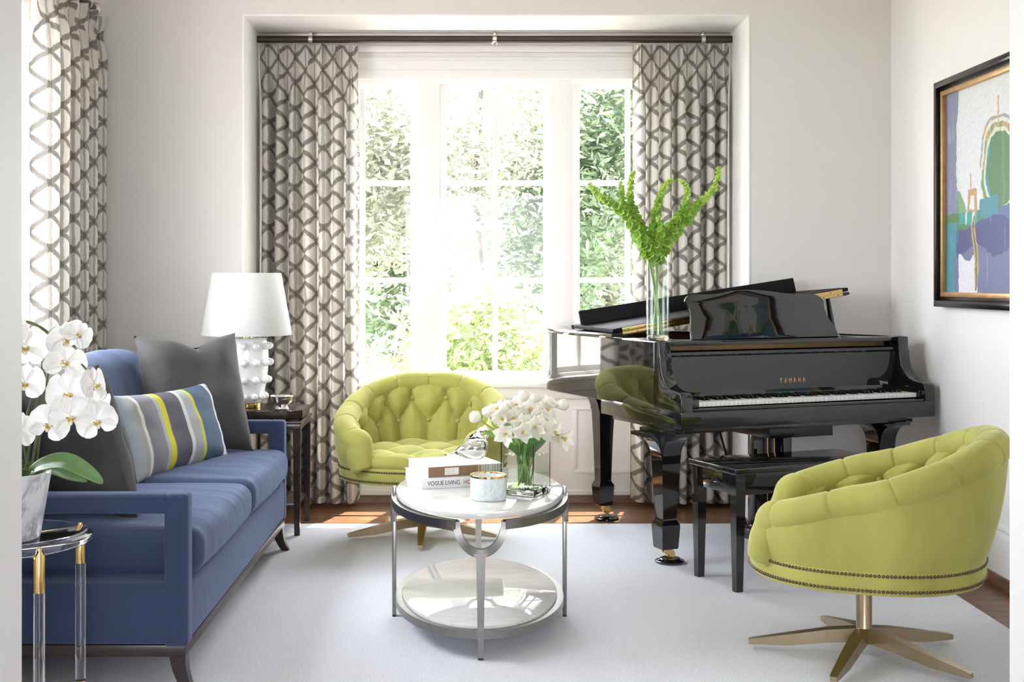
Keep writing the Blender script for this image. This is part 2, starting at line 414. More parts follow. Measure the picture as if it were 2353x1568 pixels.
def vcol(name, rough, bumpsc=None):
    t = NT(name); a = t.n('ShaderNodeVertexColor'); a.layer_name = 'Col'
    t.set(Base_Color=a.outputs[0], Roughness=rough)
    if bumpsc: t.bump(t.noise(t.coord(), bumpsc, 4), 0.3, 0.003)
    return t.m
M['canvas'] = vcol('painted_canvas', 0.5, 60)
M['stripes'] = vcol('striped_velvet', 0.8, 250)
M['book_spine'] = vcol('corrugated_print', 0.4)
# ---------------------------------------------------------------- the room
XL, XR, YB, YA, ZC = -2.05, 2.255, 6.64, 7.22, 3.05      # left wall, right wall, back wall, alcove back, ceiling
AX0, AX1, AZ = -1.217, 1.497, 2.70                         # alcove
fl = struct('floor', MB().box(-4, 4, -2.6, 7.36, -0.14, -0.0185), M['floor'][0])
pr = random.Random(3); planks = {}
def plank(x0, x1, y0, y1, m):
    key = (round(x1-x0, 2), m)
    if key not in planks:
        L = x1-x0; planks[key] = mk('plank', MB().box(-L/2, L/2, -0.0408, 0.0408, -0.0185, -0.0125, 0.0012, 1), M['floor'][m], fl)
        o = planks[key]
    else:
        o = planks[key].copy(); COL.objects.link(o)
    o.location = ((x0+x1)/2, (y0+y1)/2, 0)
y = 6.41
while y < 7.22:                                            # boards seen between the rug and the window wall
    x = AX0-0.02 if y > YB else XL
    x -= 0
    end = AX1+0.02 if y > YB else XR
    cur = x; first = True
    while cur < end-0.02:
        L = pr.choice((0.62, 0.84, 1.06)); nx = min(end, cur+(L*0.6 if first else L)); first = False
        if end-nx < 0.25: nx = end
        plank(cur, nx, y, y+0.083, pr.randrange(3)); cur = nx
    y += 0.083
y = 6.41-0.083
while y > 2.9:                                             # boards in the strip beside the right wall
    plank(1.60+pr.choice((0, 0.1)), XR, y, y+0.083, pr.randrange(3)); y -= 0.083
struct('ceiling', MB().box(-2.4, 2.6, 2.70, 7.4, ZC, ZC+0.15), M['ceiling'])
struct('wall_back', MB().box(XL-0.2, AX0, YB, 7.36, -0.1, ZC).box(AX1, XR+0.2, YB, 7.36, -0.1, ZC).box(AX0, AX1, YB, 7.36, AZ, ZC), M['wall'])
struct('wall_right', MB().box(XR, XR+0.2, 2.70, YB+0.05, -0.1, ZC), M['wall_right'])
LW0, LW1, LZ0, LZ1 = 3.80, 5.95, 0.50, 2.66                # left window hole
struct('wall_left', MB().box(XL-0.2, XL, 2.70, LW0, -0.1, ZC).box(XL-0.2, XL, LW1, YB+0.05, -0.1, ZC)
       .box(XL-0.2, XL, LW0, LW1, -0.1, LZ0).box(XL-0.2, XL, LW0, LW1, LZ1, ZC), M['wall'])
struct('wall_front', MB().box(-3.4, -1.03, 2.70, 2.85, -0.1, ZC).box(1.24, 3.4, 2.70, 2.85, -0.1, ZC).box(-1.03, 1.24, 2.70, 2.85, 2.75, ZC), M['jamb'])
struct('wall_hall', MB().box(-3.4, -3.25, -2.6, 2.70, -0.1, ZC).box(3.25, 3.4, -2.6, 2.70, -0.1, ZC).box(-3.4, 3.4, -2.75, -2.6, -0.1, 0.95).box(-3.4, 3.4, -2.75, -2.6, 2.45, ZC).box(-3.4, -0.9, -2.75, -2.6, 0.95, 2.45).box(1.3, 3.4, -2.75, -2.6, 0.95, 2.45), M['wall'])  # unseen hall; its rear opening is added and sized for fill daylight
struct('ceiling_hall', MB().box(-3.4, 3.4, -2.75, 2.70, ZC, ZC+0.15), M['ceiling'])
# alcove lining (white) and its window wall
struct('trim_1', MB().box(AX0-0.002, AX0+0.008, YB-0.004, YA, 0, AZ, 0.003).box(AX1-0.008, AX1+0.002, YB-0.004, YA, 0, AZ, 0.003)
       .box(AX0, AX1, YB-0.004, YA, AZ-0.008, AZ+0.002, 0.003), M['white'])
WX0, WX1, WZ0, WZ1 = -0.965, 1.253, 0.665, 2.455
struct('wall_alcove', MB().box(AX0, WX0, YA, 7.36, -0.1, AZ).box(WX1, AX1, YA, 7.36, -0.1, AZ)
       .box(WX0, WX1, YA, 7.36, -0.1, WZ0).box(WX0, WX1, YA, 7.36, WZ1, AZ), M['white'])
# header casing above the window, stool and apron below it, shoe moulding
struct('trim_2', MB().box(AX0+0.01, AX1-0.01, YA-0.022, YA, 2.445, 2.50, 0.004).box(AX0+0.01, AX1-0.01, YA-0.014, YA, 2.50, 2.60, 0.002)
       .box(AX0+0.01, AX1-0.01, YA-0.030, YA, 2.555, 2.575, 0.004).box(AX0+0.01, AX1-0.01, YA-0.045, YA, 2.60, 2.635, 0.008), M['white'])
struct('window_sill', MB().box(AX0+0.01, AX1-0.01, YA-0.055, YA+0.03, 0.655, 0.685, 0.008).box(AX0+0.01, AX1-0.01, YA-0.02, YA, 0.59, 0.655, 0.004), M['white'])
struct('baseboard_alcove', MB().box(AX0, AX1, YA-0.012, YA, -0.02, 0.05), M['white'])
struct('trim_3', MB().prism([(YA-0.035, -0.013), (YA-0.012, -0.013), (YA-0.012, 0.028), (YA-0.022, 0.026), (YA-0.033, 0.014)], AX0, AX1, 'x'), M['shoe'])
def panel_frame(x0, x1, z0, z1):
    mb = MB(); w = 0.022
    mb.box(x0, x1, YA-0.011, YA, z0, z0+w, 0.004).box(x0, x1, YA-0.011, YA, z1-w, z1, 0.004)
    mb.box(x0, x0+w, YA-0.011, YA, z0+w, z1-w, 0.004).box(x1-w, x1, YA-0.011, YA, z0+w, z1-w, 0.004); return mb
for k, (a, b_) in enumerate(((-0.955, -0.31), (-0.178, 0.470), (0.600, 1.244))):
    struct('trim_%d' % (4+k), panel_frame(a, b_, 0.155, 0.545), M['white'])
# window_1: three casements with their own sashes, muntins and panes
w1 = struct('window_1', MB().box(WX0, WX1, YA+0.005, YA+0.12, WZ1-0.03, WZ1).box(WX0, WX1, YA+0.005, YA+0.12, WZ0, WZ0+0.04)
            .box(WX0, WX0+0.02, YA+0.005, YA+0.12, WZ0, WZ1).box(WX1-0.02, WX1, YA+0.005, YA+0.12, WZ0, WZ1), M['white'])
for x0 in (-0.309, 0.471):
    mk('mullion_post', MB().box(x0, x0+0.131, YA+0.002, YA+0.12, WZ0+0.02, WZ1-0.02, 0.004), M['white'], w1)
rowz = [(0.742, 1.262), (1.292, 1.832), (1.862, 2.402)]
for x0, x1 in ((-0.955, -0.309), (-0.178, 0.471), (0.602, 1.248)):
    ya, yb = YA+0.045, YA+0.085; mb = MB()
    mb.box(x0, x0+0.04, ya, yb, WZ0+0.03, WZ1-0.02, 0.004).box(x1-0.04, x1, ya, yb, WZ0+0.03, WZ1-0.02, 0.004)
    mb.box(x0+0.04, x1-0.04, ya, yb, WZ0+0.03, 0.742, 0.004).box(x0+0.04, x1-0.04, ya, yb, 2.402, WZ1-0.02, 0.004)
    sash = mk('sash', mb, M['white'], w1)
    xm = (x0+x1)/2; cols = [(x0+0.04, xm-0.015), (xm+0.015, x1-0.04)]
    mk('muntin', MB().box(xm-0.015, xm+0.015, ya+0.004, yb-0.004, 0.742, 2.402, 0.005), M['white'], sash)
    for za, zb in ((1.262, 1.292), (1.832, 1.862)):
        mk('muntin', MB().box(x0+0.04, x1-0.04, ya+0.005, yb-0.005, za, zb, 0.005), M['white'], sash)
    for za, zb in rowz:
        for ca, cb in cols:
            mk('pane', MB().add([(ca, ya+0.02, za), (cb, ya+0.02, za), (cb, ya+0.02, zb), (ca, ya+0.02, zb)], [(0, 1, 2, 3)]), M['glass_pane'], sash, smooth=0, normals=False)
# window_2 in the left wall
w2 = struct('window_2', MB().box(XL-0.12, XL-0.01, LW0, LW1, LZ1-0.03, LZ1).box(XL-0.12, XL-0.01, LW0, LW1, LZ0, LZ0+0.04)
            .box(XL-0.12, XL-0.01, LW0, LW0+0.03, LZ0, LZ1).box(XL-0.12, XL-0.01, LW1-0.03, LW1, LZ0, LZ1), M['white'])
for y0, y1 in ((LW0+0.03, 4.40), (4.44, 5.03), (5.07, LW1-0.03)):
    xa, xb = XL-0.09, XL-0.05
    sash = mk('sash', MB().box(xa, xb, y0, y0+0.04, LZ0+0.04, LZ1-0.03, 0.004).box(xa, xb, y1-0.04, y1, LZ0+0.04, LZ1-0.03, 0.004)
              .box(xa, xb, y0+0.04, y1-0.04, LZ0+0.04, LZ0+0.1, 0.004).box(xa, xb, y0+0.04, y1-0.04, LZ1-0.08, LZ1-0.03, 0.004), M['white'], w2)
    ym = (y0+y1)/2
    mk('muntin', MB().box(xa+0.005, xb-0.005, ym-0.012, ym+0.012, LZ0+0.1, LZ1-0.08, 0.004), M['white'], sash)
    zs = [LZ0+0.1+(LZ1-LZ0-0.18)*i/3 for i in range(4)]
    for z in zs[1:3]: mk('muntin', MB().box(xa+0.006, xb-0.006, y0+0.04, y1-0.04, z-0.012, z+0.012, 0.004), M['white'], sash)
    for za, zb in zip(zs[:-1], zs[1:]):
        for ca, cb in ((y0+0.04, ym-0.012), (ym+0.012, y1-0.04)):
            mk('pane', MB().add([(xa+0.02, ca, za), (xa+0.02, cb, za), (xa+0.02, cb, zb), (xa+0.02, ca, zb)], [(0, 1, 2, 3)]), M['glass_pane'], sash, smooth=0, normals=False)
for ya in (4.40, 5.03): mk('mullion_post', MB().box(XL-0.12, XL-0.005, ya, ya+0.04, LZ0+0.02, LZ1-0.02, 0.004), M['white'], w2)
struct('trim_7', MB().box(XL, XL+0.02, LW0-0.1, LW0, LZ0-0.02, LZ1+0.1, 0.004).box(XL, XL+0.02, LW1, LW1+0.1, LZ0-0.02, LZ1+0.1, 0.004)
       .box(XL, XL+0.02, LW0, LW1, LZ1, LZ1+0.1, 0.004).box(XL, XL+0.035, LW0-0.12, LW1+0.12, LZ1+0.1, LZ1+0.13, 0.006)
       .box(XL, XL+0.05, LW0-0.12, LW1+0.12, LZ0-0.04, LZ0-0.01, 0.006), M['white'])
def baseboard(name, poly, a, b_, ax): struct(name, MB().prism(poly, a, b_, ax), M['white'])
prof = [(0, -0.013), (0, 0.243), (0.006, 0.243), (0.014, 0.232), (0.014, 0.222), (0.007, 0.214), (0.007, 0.200), (0.016, 0.194), (0.018, 0.185), (0.018, -0.013)]
struct('baseboard_right', MB().add(*(lambda P: (P, [tuple(range(len(prof))), tuple(range(2*len(prof)-1, len(prof)-1, -1))]+[(i, (i+1) % len(prof), (i+1) % len(prof)+len(prof), i+len(prof)) for i in range(len(prof))]))(
    [(XR-a, 2.86, z) for a, z in prof]+[(XR-a, YB, z) for a, z in prof])), M['white'])
struct('baseboard_left', MB().box(XL, XL+0.018, 2.86, YB, -0.02, 0.2, 0.004), M['white'])
struct('baseboard_back', MB().box(XL+0.018, AX0, YB-0.018, YB, -0.02, 0.2, 0.004).box(AX1, XR-0.018, YB-0.018, YB, -0.02, 0.2, 0.004), M['white'])
struct('trim_8', MB().prism([(XR-0.018, -0.013), (XR-0.042, -0.013), (XR-0.040, 0.016), (XR-0.030, 0.030), (XR-0.018, 0.032)], 2.86, YB-0.018, 'y'), M['shoe'])

# ---------------------------------------------------------------- rug
rug = mk('area_rug', MB().box(-1.98, 1.978, 3.0, 6.51, -0.0122, 0.0, 0.005, 2), M['rug'])
tag(rug, 'large pale grey wool rug covering most of the oak floor', 'rug')

# ---------------------------------------------------------------- garden beyond the windows
M['lawn'] = pm('lawn_grass', (0.26, 0.25, 0.19), 0.9, nz=(3, 0.3))
struct('lawn', MB().box(-40, 40, 7.40, 60, -0.62, -0.50).box(-40, -3.5, -40, 7.40, -0.62, -0.50).box(-3.5, 40, -40, -2.8, -0.62, -0.50), M['lawn'])
M['leaf_bright'] = translucent('leaf_bright', (0.14, 0.19, 0.065), (0.30, 0.38, 0.13), 0.4, 0.5, nz=(1.5, 0.5))
M['leaf_mid'] = translucent('leaf_mid', (0.085, 0.12, 0.065), (0.18, 0.25, 0.12), 0.35, 0.5, nz=(1.5, 0.5))
M['leaf_pale'] = translucent('leaf_pale', (0.16, 0.165, 0.12), (0.28, 0.285, 0.20), 0.4, 0.5, nz=(1.5, 0.4))
M['bark'] = pm('tree_bark', (0.10, 0.085, 0.075), 0.9, nz=(10, 0.4))
gr = random.Random(11)
def crown(c, rx, ry, rz, n, ls, clumps=40):
    mb = MB(); cl = []
    for _ in range(clumps):
        while True:
            p = Vector((gr.uniform(-1, 1), gr.uniform(-1, 1), gr.uniform(-1, 1)))
            if 0.25 < p.length < 1: break
        cl.append(Vector((c[0]+p.x*rx, c[1]+p.y*ry, c[2]+p.z*rz)))
    for _ in range(n*2):
        b = gr.choice(cl); s_ = 0.22*(rx+rz)/2
        p = b+Vector((gr.gauss(0, s_), gr.gauss(0, s_), gr.gauss(0, s_*0.8)))
        a = Vector((gr.gauss(0, 1), gr.gauss(0, 1), gr.gauss(0, 0.6))).normalized(); q = a.orthogonal().normalized()
        L = ls*gr.uniform(0.4, 0.95)
        i = len(mb.v)
        mb.v += [tuple(p-a*L), tuple(p+q*L*0.42), tuple(p+a*L), tuple(p-q*L*0.42)]; mb.f.append((i, i+1, i+2, i+3))
    return mb
def tree(name, label, cat, c, rx, ry, rz, n, ls, mat, trunk=0.12, group=None, clumps=40):
    t = thing(name, label, cat, (c[0], c[1], -0.5), 0, group)
    o = (-c[0], -c[1], 0.5)
    mb = crown((0, 0, c[2]+0.5), rx, ry, rz, n, ls, clumps)
    mk('crown', mb, mat, t, smooth=0, weld=False, normals=False, kind='stuff')
    k = c[2]+0.5
    pts = [(0, 0, 0), (0.04*rx, 0, k*0.4), (-0.05*rx, 0.05, k*0.8), (0, 0, k+rz*0.5)]
    mk('trunk', MB().tube(spline(pts, 4), [trunk*(1-0.7*i/12) for i in range(13)], 8), M['bark'], t)
    return t
tree('garden_shrub', 'bright yellow-green shrub close outside the middle window', 'shrub', (0.15, 9.3, 0.25), 0.75, 0.6, 0.95, 5200, 0.06, M['leaf_bright'], 0.03)
tree('garden_shrub', 'low pale shrub outside the right-hand casement by the piano lid', 'shrub', (1.25, 10.0, 0.2), 0.6, 0.5, 0.5, 2200, 0.06, M['leaf_bright'], 0.03)
tree('garden_shrub', 'dark clipped shrub outside the bottom of the left-hand casement', 'shrub', (-0.85, 10.6, 0.1), 0.5, 0.5, 0.75, 2600, 0.05, M['leaf_mid'], 0.03)
tree('garden_tree', 'pale feathery tree filling the left-hand casement', 'tree', (-1.5, 13.5, 2.6), 1.3, 1.2, 1.6, 5200, 0.09, M['leaf_pale'], 0.10)
tree('garden_tree', 'thin whitish tree behind the top of the middle casement', 'tree', (0.15, 15.0, 3.2), 1.2, 1.0, 1.5, 2600, 0.09, M['leaf_pale'], 0.09)
tree('garden_tree', 'mid green tree behind the right half of the middle casement', 'tree', (1.15, 16.5, 2.0), 0.8, 1.0, 2.3, 4200, 0.10, M['leaf_mid'], 0.12)
tree('garden_tree', 'tall green tree with dark trunk seen in the right-hand casement', 'tree', (2.35, 17.0, 3.6), 1.5, 1.2, 1.5, 5200, 0.10, M['leaf_mid'], 0.20)
tree('garden_tree', 'green tree behind the right edge of the left-hand casement', 'tree', (-1.1, 18.5, 1.7), 0.9, 0.9, 1.5, 3600, 0.10, M['leaf_mid'], 0.12)
tree('garden_tree', 'pale tree low in the right-hand casement behind the vase of green bells', 'tree', (2.2, 19.0, 1.2), 1.3, 1.0, 1.3, 3200, 0.11, M['leaf_pale'], 0.12)
# ---------------------------------------------------------------- curtains and rods
def sh(v, n): return math.copysign(abs(v)**(2/n), v)
def curtain_mesh(wd, zt, zb, npl, seed, flip=1, amp=0.05, lead=0.0):
    """wd wide along +x, folds along y; pinch pleats at the top. lead: flat leading edge share"""
    r = random.Random(seed); ph = [r.uniform(-0.3, 0.3) for _ in range(npl+2)]; am = [r.uniform(0.75, 1.2) for _ in range(npl+2)]
    nu, nv = npl*22, 90; mb = MB(); mb.uv = []
    H = zt-zb
    def fn(u, v):
        z = zt-H*v; dtop = H*v
        a = u*npl; i = int(min(a, npl-1e-6)); q = a-i-0.5            # -0.5..0.5 round each pleat
        k = sstep(0.0, 0.32, dtop-0.10)                              # 0 near the pinch, 1 in the skirt
        A = amp*lerp(am[i], am[i+1], a-i)
        env = 1-0.35*sin(PI*min(1, v*1.02))*0.4
        w = cos(2*PI*q+0.5*k*ph[i]*sin(3*v+i))
        yb = -A*k*env*w
        xs = wd/npl*(0.105*sin(2*PI*q)+0.045*sin(4*PI*q))*k
        pin = math.exp(-((dtop-0.105)/0.05)**2)
        ridge = math.exp(-(q/0.17)**2)
        fan = ridge*(0.25+0.75*abs(cos(3*PI*q/0.50)))*(1-k)
        yt = 0.02*(1-k)-0.075*fan*(1-0.35*pin)
        xp = -q*wd/npl*ridge*0.86*pin
        x = wd*u+xs+xp+0.006*sin(5*v+9*u)*k
        y = yb+yt
        zz = z
        if v > 0.985: zz = z+0.006*sin(20*u)
        mb.uv.append((u*wd*2.5+0.004*sin(6*v), z))
        return (x, y*1.0, zz)
    mb.grid(nu, nv, fn)
    return mb
def pleat_tops(): pass
def curtain(name, label, wd, zt, zb, npl, seed, loc, rz, amp=0.05):
    o = mk(name, curtain_mesh(wd, zt, zb, npl, seed, amp=amp), M['curtain'], loc=loc, rot=(0, 0, rz), smooth=180, weld=False, normals=False)
    return tag(o, label, 'curtain', None)
curtain('curtain', 'patterned pinch-pleat curtain behind the lamp and end table, left of the bay window', 0.56, 2.62, 0.015, 7, 5, (-1.20, 7.07, 0), 0, 0.08)
curtain('curtain', 'patterned pinch-pleat curtain behind the piano, right of the bay window', 0.55, 2.62, 0.015, 7, 9, (0.93, 7.07, 0), 0, 0.08)
curtain('curtain', 'patterned pinch-pleat curtain on the side wall beside the sofa', 0.92, 2.655, 0.015, 6, 12, (-1.945, 5.63, 0), R(90), 0.06)
cr = thing('curtain_rod', 'dark bronze curtain rod across the top of the bay window', 'curtain rod', (0.14, 7.05, 2.647))
mk('pole', MB().tube([(AX0+0.004-0.14, 0, 0), (AX1-0.004-0.14, 0, 0)], 0.0205, 20), M['rod'], cr)
mk('track', MB().box(AX0+0.004-0.14, AX1-0.004-0.14, 0.03, 0.05, 0.012, 0.045, 0.002), M['nickel'], cr, )
for x in (-1.045, -0.0, 1.185):
    mb = MB(); mb.tube([(x-0.011, 0, 0), (x+0.011, 0, 0)], 0.0235, 20)
    mb.box(x-0.008, x+0.008, -0.004, 0.03, 0.018, 0.043, 0.002)
    if x == 0: mb.lathe([(0, -0.034), (0.014, -0.032), (0.02, -0.024), (0.02, -0.014)], 16, (x, 0, 0))
    mk('bracket', mb, M['nickel'], cr)
c2 = thing('curtain_rod', 'dark bronze curtain rod with rounded finial on the side wall', 'curtain rod', (-1.945, 5.2, 2.683))
mk('pole', MB().tube([(0, -1.35, 0), (0, 1.20, 0)], 0.0205, 20), M['rod'], c2)
ctr = Matrix.Translation((0, 1.19, 0)) @ Matrix.Rotation(R(-90), 4, 'X')
mk('finial', MB().lathe([(0, 0), (0.021, 0), (0.024, 0.008), (0.022, 0.014), (0.030, 0.02), (0.036, 0.032), (0.036, 0.044), (0.030, 0.058), (0.018, 0.066), (0, 0.068)], 24, m=ctr), M['nickel'], c2)
mk('bracket', MB().box(-0.105, 0.0, 1.10, 1.116, -0.008, 0.008, 0.002).tube([(0, 1.098, 0), (0, 1.118, 0)], 0.0235, 20).box(-0.105, -0.098, 1.085, 1.131, -0.04, 0.04, 0.002), M['nickel'], c2)

# ---------------------------------------------------------------- sofa
sf = thing('sofa', 'navy blue upholstered sofa with open square arms and dark wood plinth', 'sofa', (-0.872, 3.83, 0))
# local: x 0 = front plane (sofa extends to -x), y 0..2.07 along the wall
SL = 2.07
mk('base', MB().soft(0.485, SL/2-0.002, 0.094, 0.018, (0.006, 0.0, 0), 4, 8, Matrix.Translation((-0.487, SL/2, 0.243))), M['blue'], sf)
for y0 in (0.0, SL-0.075):
    arm = MB()
    arm.box(-0.075, 0.0, y0, y0+0.075, 0.142, 0.616, 0.014, 3)
    arm.box(-0.80, -0.06, y0, y0+0.075, 0.554, 0.616, 0.014, 3)
    mk('arm', arm, M['blue'], sf)
mk('plinth', MB().box(-0.96, -0.008, 0.006, SL-0.006, 0.112, 0.149, 0.004), M['plinth'], sf)
def sabre(sx, sy):
    mb = MB(); secs = []
    for i in range(9):
        t = i/8; z = 0.115*(1-t)+0.0; w = 0.036-0.012*t
        off = 0.035*t*t
        cx, cy = sx*off, sy*off*0.35
        secs.append([(cx-w*0.7, cy-w*0.7, z), (cx+w*0.7, cy-w*0.7, z), (cx+w*0.7, cy+w*0.7, z), (cx-w*0.7, cy+w*0.7, z)])
    vs = [p for s_ in secs for p in s_]; fs = [(3, 2, 1, 0), (32, 33, 34, 35)]
    for i in range(8):
        for j in range(4): fs.append((i*4+j, i*4+(j+1) % 4, (i+1)*4+(j+1) % 4, (i+1)*4+j))
    return mb.add(vs, fs)
for sx, sy, x, y in ((1, -1, -0.035, 0.04), (1, 1, -0.035, SL-0.04), (-1, -1, -0.92, 0.04), (-1, 1, -0.92, SL-0.04)):
    mk('leg', sabre(sx, sy), M['plinth'], sf, (x, y, 0.0))
def wr(t):
    p = Vector((t.x*3, t.y*11, t.z*4)); n1 = noise.noise(p)*0.006
    edge = sstep(0.15, 0.36, t.x)
    n2 = noise.noise(Vector((t.x*2.0, t.y*30, t.z*6)))*0.005*edge
    return (t.x+n2*0.6, t.y, t.z+(n1+n2)*(1 if t.z > 0 else 0.3))
for k in range(2):
    L = (SL-0.155)/2; yc = 0.0775+L/2+k*L
    c = mk('seat_cushion', MB().soft(0.385, L/2+0.004, 0.074, 0.055, (0.016, 0.004, 0.026), 6, 40, Matrix.Translation((-0.365, yc, 0.412)), wr), M['blue'], sf, smooth=60)
    # welt along the front top edge
    pts = [(-0.365+0.385-0.012, yc-L/2+0.03+(L-0.06)*i/24, 0.412+0.066+0.004*sin(i*1.7)) for i in range(25)]
mk('back_frame', MB().soft(0.09, SL/2-0.03, 0.30, 0.05, (0.01, 0, 0.0), 4, 6, Matrix.Translation((-0.92, SL/2, 0.60)) @ Matrix.Rotation(R(-8), 4, 'Y')), M['blue'], sf)
for k in range(2):
    L = (SL-0.11)/2; yc = 0.055+L/2+k*L
    mk('back_cushion', MB().soft(0.10, L/2+0.003, 0.245, 0.07, (0.05, 0.0, 0.022), 6, 24, Matrix.Translation((-0.72, yc, 0.705)) @ Matrix.Rotation(R(-12), 4, 'Y'),
       lambda t: (t.x+noise.noise(Vector((t.x*2, t.y*9, t.z*3)))*0.006, t.y, t.z+noise.noise(Vector((t.x*5, t.y*8, 3)))*0.005)), M['blue'], sf, smooth=60)

# ---------------------------------------------------------------- cushions
def cushion_mesh(w, h, th, n=44, pinch=0.07, crease=0.0, seed=1, col=None):
    """pillow in local x (width), z (height), thickness along y; both faces joined at a seam"""
    mb = MB();
    if col: mb.col = []
    for side in (-1, 1):
        def fn(u, v):
            a, b_ = 2*u-1, 2*v-1
            e = (max(0, 1-a**4)*max(0, 1-b_**4))**0.55
            x = a*(w/2)*(1-pinch*(1-b_*b_)*0.55*abs(a)); z = b_*(h/2)*(1-pinch*(1-a*a)*abs(b_))
            x *= 1+0.05*abs(a*b_)**3; z *= 1+0.05*abs(a*b_)**3
            if crease: z -= crease*math.exp(-((a-0.1)/0.32)**2)*max(0, b_)**2; 
            y = side*th*e*(1+0.15*noise.noise(Vector((a*1.7+seed, b_*1.7, side))))
            rim = (1-e)*e*4
            y += 0.006*rim*noise.noise(Vector((a*4+seed, b_*4, side*3)))
            if crease: y -= side*0.02*math.exp(-((a-0.1-0.4*(1-b_))/0.12)**2)*max(0, b_)**1.5
            if col: mb.col.append(col(a, b_))
            return (x, y, z)
        mb.grid(n, n, fn)
    return mb
def place(o, c, u, tilt):
    """centre c, horizontal direction u (x axis), tilt back by angle"""
    u = Vector((u[0], u[1], 0)).normalized(); n = Vector((u.y, -u.x, 0))     # n: front normal (towards -y side)
    z = (Vector((0, 0, 1))*cos(tilt)-n*sin(tilt)).normalized(); y = z.cross(u)
    m = Matrix.Identity(4)
    for i in range(3): m[i][0], m[i][1], m[i][2] = u[i], y[i], z[i]
    m.translation = Vector(c); o.matrix_world = m; return o
p1 = mk('throw_pillow', cushion_mesh(0.47, 0.54, 0.115, pinch=0.05, crease=0.045, seed=4), M['grey_velvet'], smooth=60, weld=False)
for _ in (0,): pass
tag(place(p1, (-1.245, 5.60, 0.762), (0.8, 0.6), R(19)), 'grey velvet square pillow leaning in the far sofa corner by the lamp', 'pillow')
p2 = mk('throw_pillow', cushion_mesh(0.50, 0.52, 0.10, pinch=0.04, seed=8), M['grey_velvet'], smooth=60, weld=False)
tag(place(p2, (-1.345, 4.17, 0.748), (0.8, -0.6), R(-17)), 'grey velvet square pillow behind the orchid in the near sofa corner', 'pillow')
STR = [(0.05, (0.42, 0.47, 0.49)), (0.07, (0.45, 0.42, 0.38)), (0.09, (0.78, 0.76, 0.73)), (0.225, (0.23, 0.225, 0.25)), (0.255, (0.38, 0.40, 0.46)), (0.315, (0.58, 0.52, 0.015)),
       (0.49, (0.085, 0.078, 0.10)), (0.525, (0.62, 0.58, 0.60)), (0.62, (0.33, 0.345, 0.345)), (0.65, (0.50, 0.49, 0.04)), (0.895, (0.045, 0.085, 0.145)), (0.92, (0.70, 0.62, 0.68)), (1.01, (0.62, 0.70, 0.76))]
def stripe(a, b_):
    x = (a+1)/2
    for e, c in STR:
        if x < e: return c
    return STR[-1][1]
p3 = mk('lumbar_pillow', cushion_mesh(0.66, 0.34, 0.075, n=160, pinch=0.04, seed=2, col=stripe), M['stripes'], smooth=60, weld=False)
tag(place(p3, (-1.245, 5.215, 0.650), (0.33, 0.94), R(18)), 'striped velvet lumbar pillow in grey, navy and yellow on the sofa', 'pillow')

# ---------------------------------------------------------------- end table, lamp, bowl
et = thing('end_table', 'dark espresso wood end table with clipped-corner top beyond the sofa', 'table', (-1.12, 6.39, 0))
hx, hy, cc = 0.275, 0.205, 0.07
octo = [(-hx+cc, -hy), (hx-cc, -hy), (hx, -hy+cc), (hx, hy-cc), (hx-cc, hy), (-hx+cc, hy), (-hx, hy-cc), (-hx, -hy+cc)]
mk('top', MB().prism(octo, 0.578, 0.622, 'z', 0.003), M['espresso'], et)
mk('apron', MB().box(-hx, hx, -hy, hy, 0.531, 0.560, 0.002).box(-hx-0.004, hx+0.004, -hy-0.004, hy+0.004, 0.560, 0.572, 0.002).box(-hx+0.02, hx-0.02, -hy+0.02, hy-0.02, 0.572, 0.578), M['espresso'], et)
for sx in (-1, 1):
    for sy in (-1, 1):
        a, b_ = sx*(hx-0.019), sy*(hy-0.019)
        mb = MB(); vs = []
        for z, w in ((0.531, 0.019), (0.25, 0.017), (0.0, 0.013)): vs += [(a-w, b_-w, z), (a+w, b_-w, z), (a+w, b_+w, z), (a-w, b_+w, z)]
        mb.add(vs, [(0, 1, 2, 3), (11, 10, 9, 8)]+[(i*4+j, (i+1)*4+j, (i+1)*4+(j+1) % 4, i*4+(j+1) % 4) for i in range(2) for j in range(4)])
        mk('leg', mb, M['espresso'], et)
mk('shelf', MB().box(-hx+0.02, hx-0.02, -hy+0.02, hy-0.02, 0.135, 0.16, 0.002), M['espresso'], et)
lp = thing('table_lamp', 'white ceramic table lamp studded with round knobs under a white drum shade', 'lamp', (-1.147, 6.37, 0.622))
mk('foot', MB().lathe([(0, 0), (0.070, 0), (0.072, 0.004), (0.072, 0.026), (0.068, 0.03), (0, 0.03)], 40), M['brass'], lp)
bprof = [(0, 0.03), (0.073, 0.03), (0.082, 0.045), (0.088, 0.07), (0.102, 0.14), (0.110, 0.21), (0.112, 0.26), (0.109, 0.31), (0.102, 0.345), (0.096, 0.355), (0.088, 0.358), (0, 0.360)]
bp = [(p.x, p.y) for p in spline([(r, z, 0) for r, z in bprof[1:-1]], 4)]
bd = mk('body', MB().lathe([(0, 0.03)]+bp+[(0, 0.360)], 56), M['ceramic'], lp, smooth=50)
def brad(z):
    for (a, za), (b_, zb) in zip(bp[:-1], bp[1:]):
        if za <= z <= zb: return lerp(a, b_, (z-za)/max(1e-6, zb-za))
    return 0.1
knob = None
for r_, z in enumerate((0.062, 0.147, 0.236, 0.319)):
    for i in range(12):
        a = 2*PI*(i+0.12)/12; rr = brad(z)+0.009
        if knob is None: knob = o = mk('knob', MB().lathe([(0.0185*sin(PI*k/8), -0.0185*cos(PI*k/8)) for k in range(9)], 14), M['ceramic'], bd, smooth=180)
        else: o = inst(knob, bd)
        o.location = (rr*cos(a), rr*sin(a), z)
mk('neck', MB().lathe([(0, 0.36), (0.03, 0.36), (0.03, 0.365), (0.012, 0.368), (0.011, 0.40), (0, 0.40)], 20), M['brass'], lp)
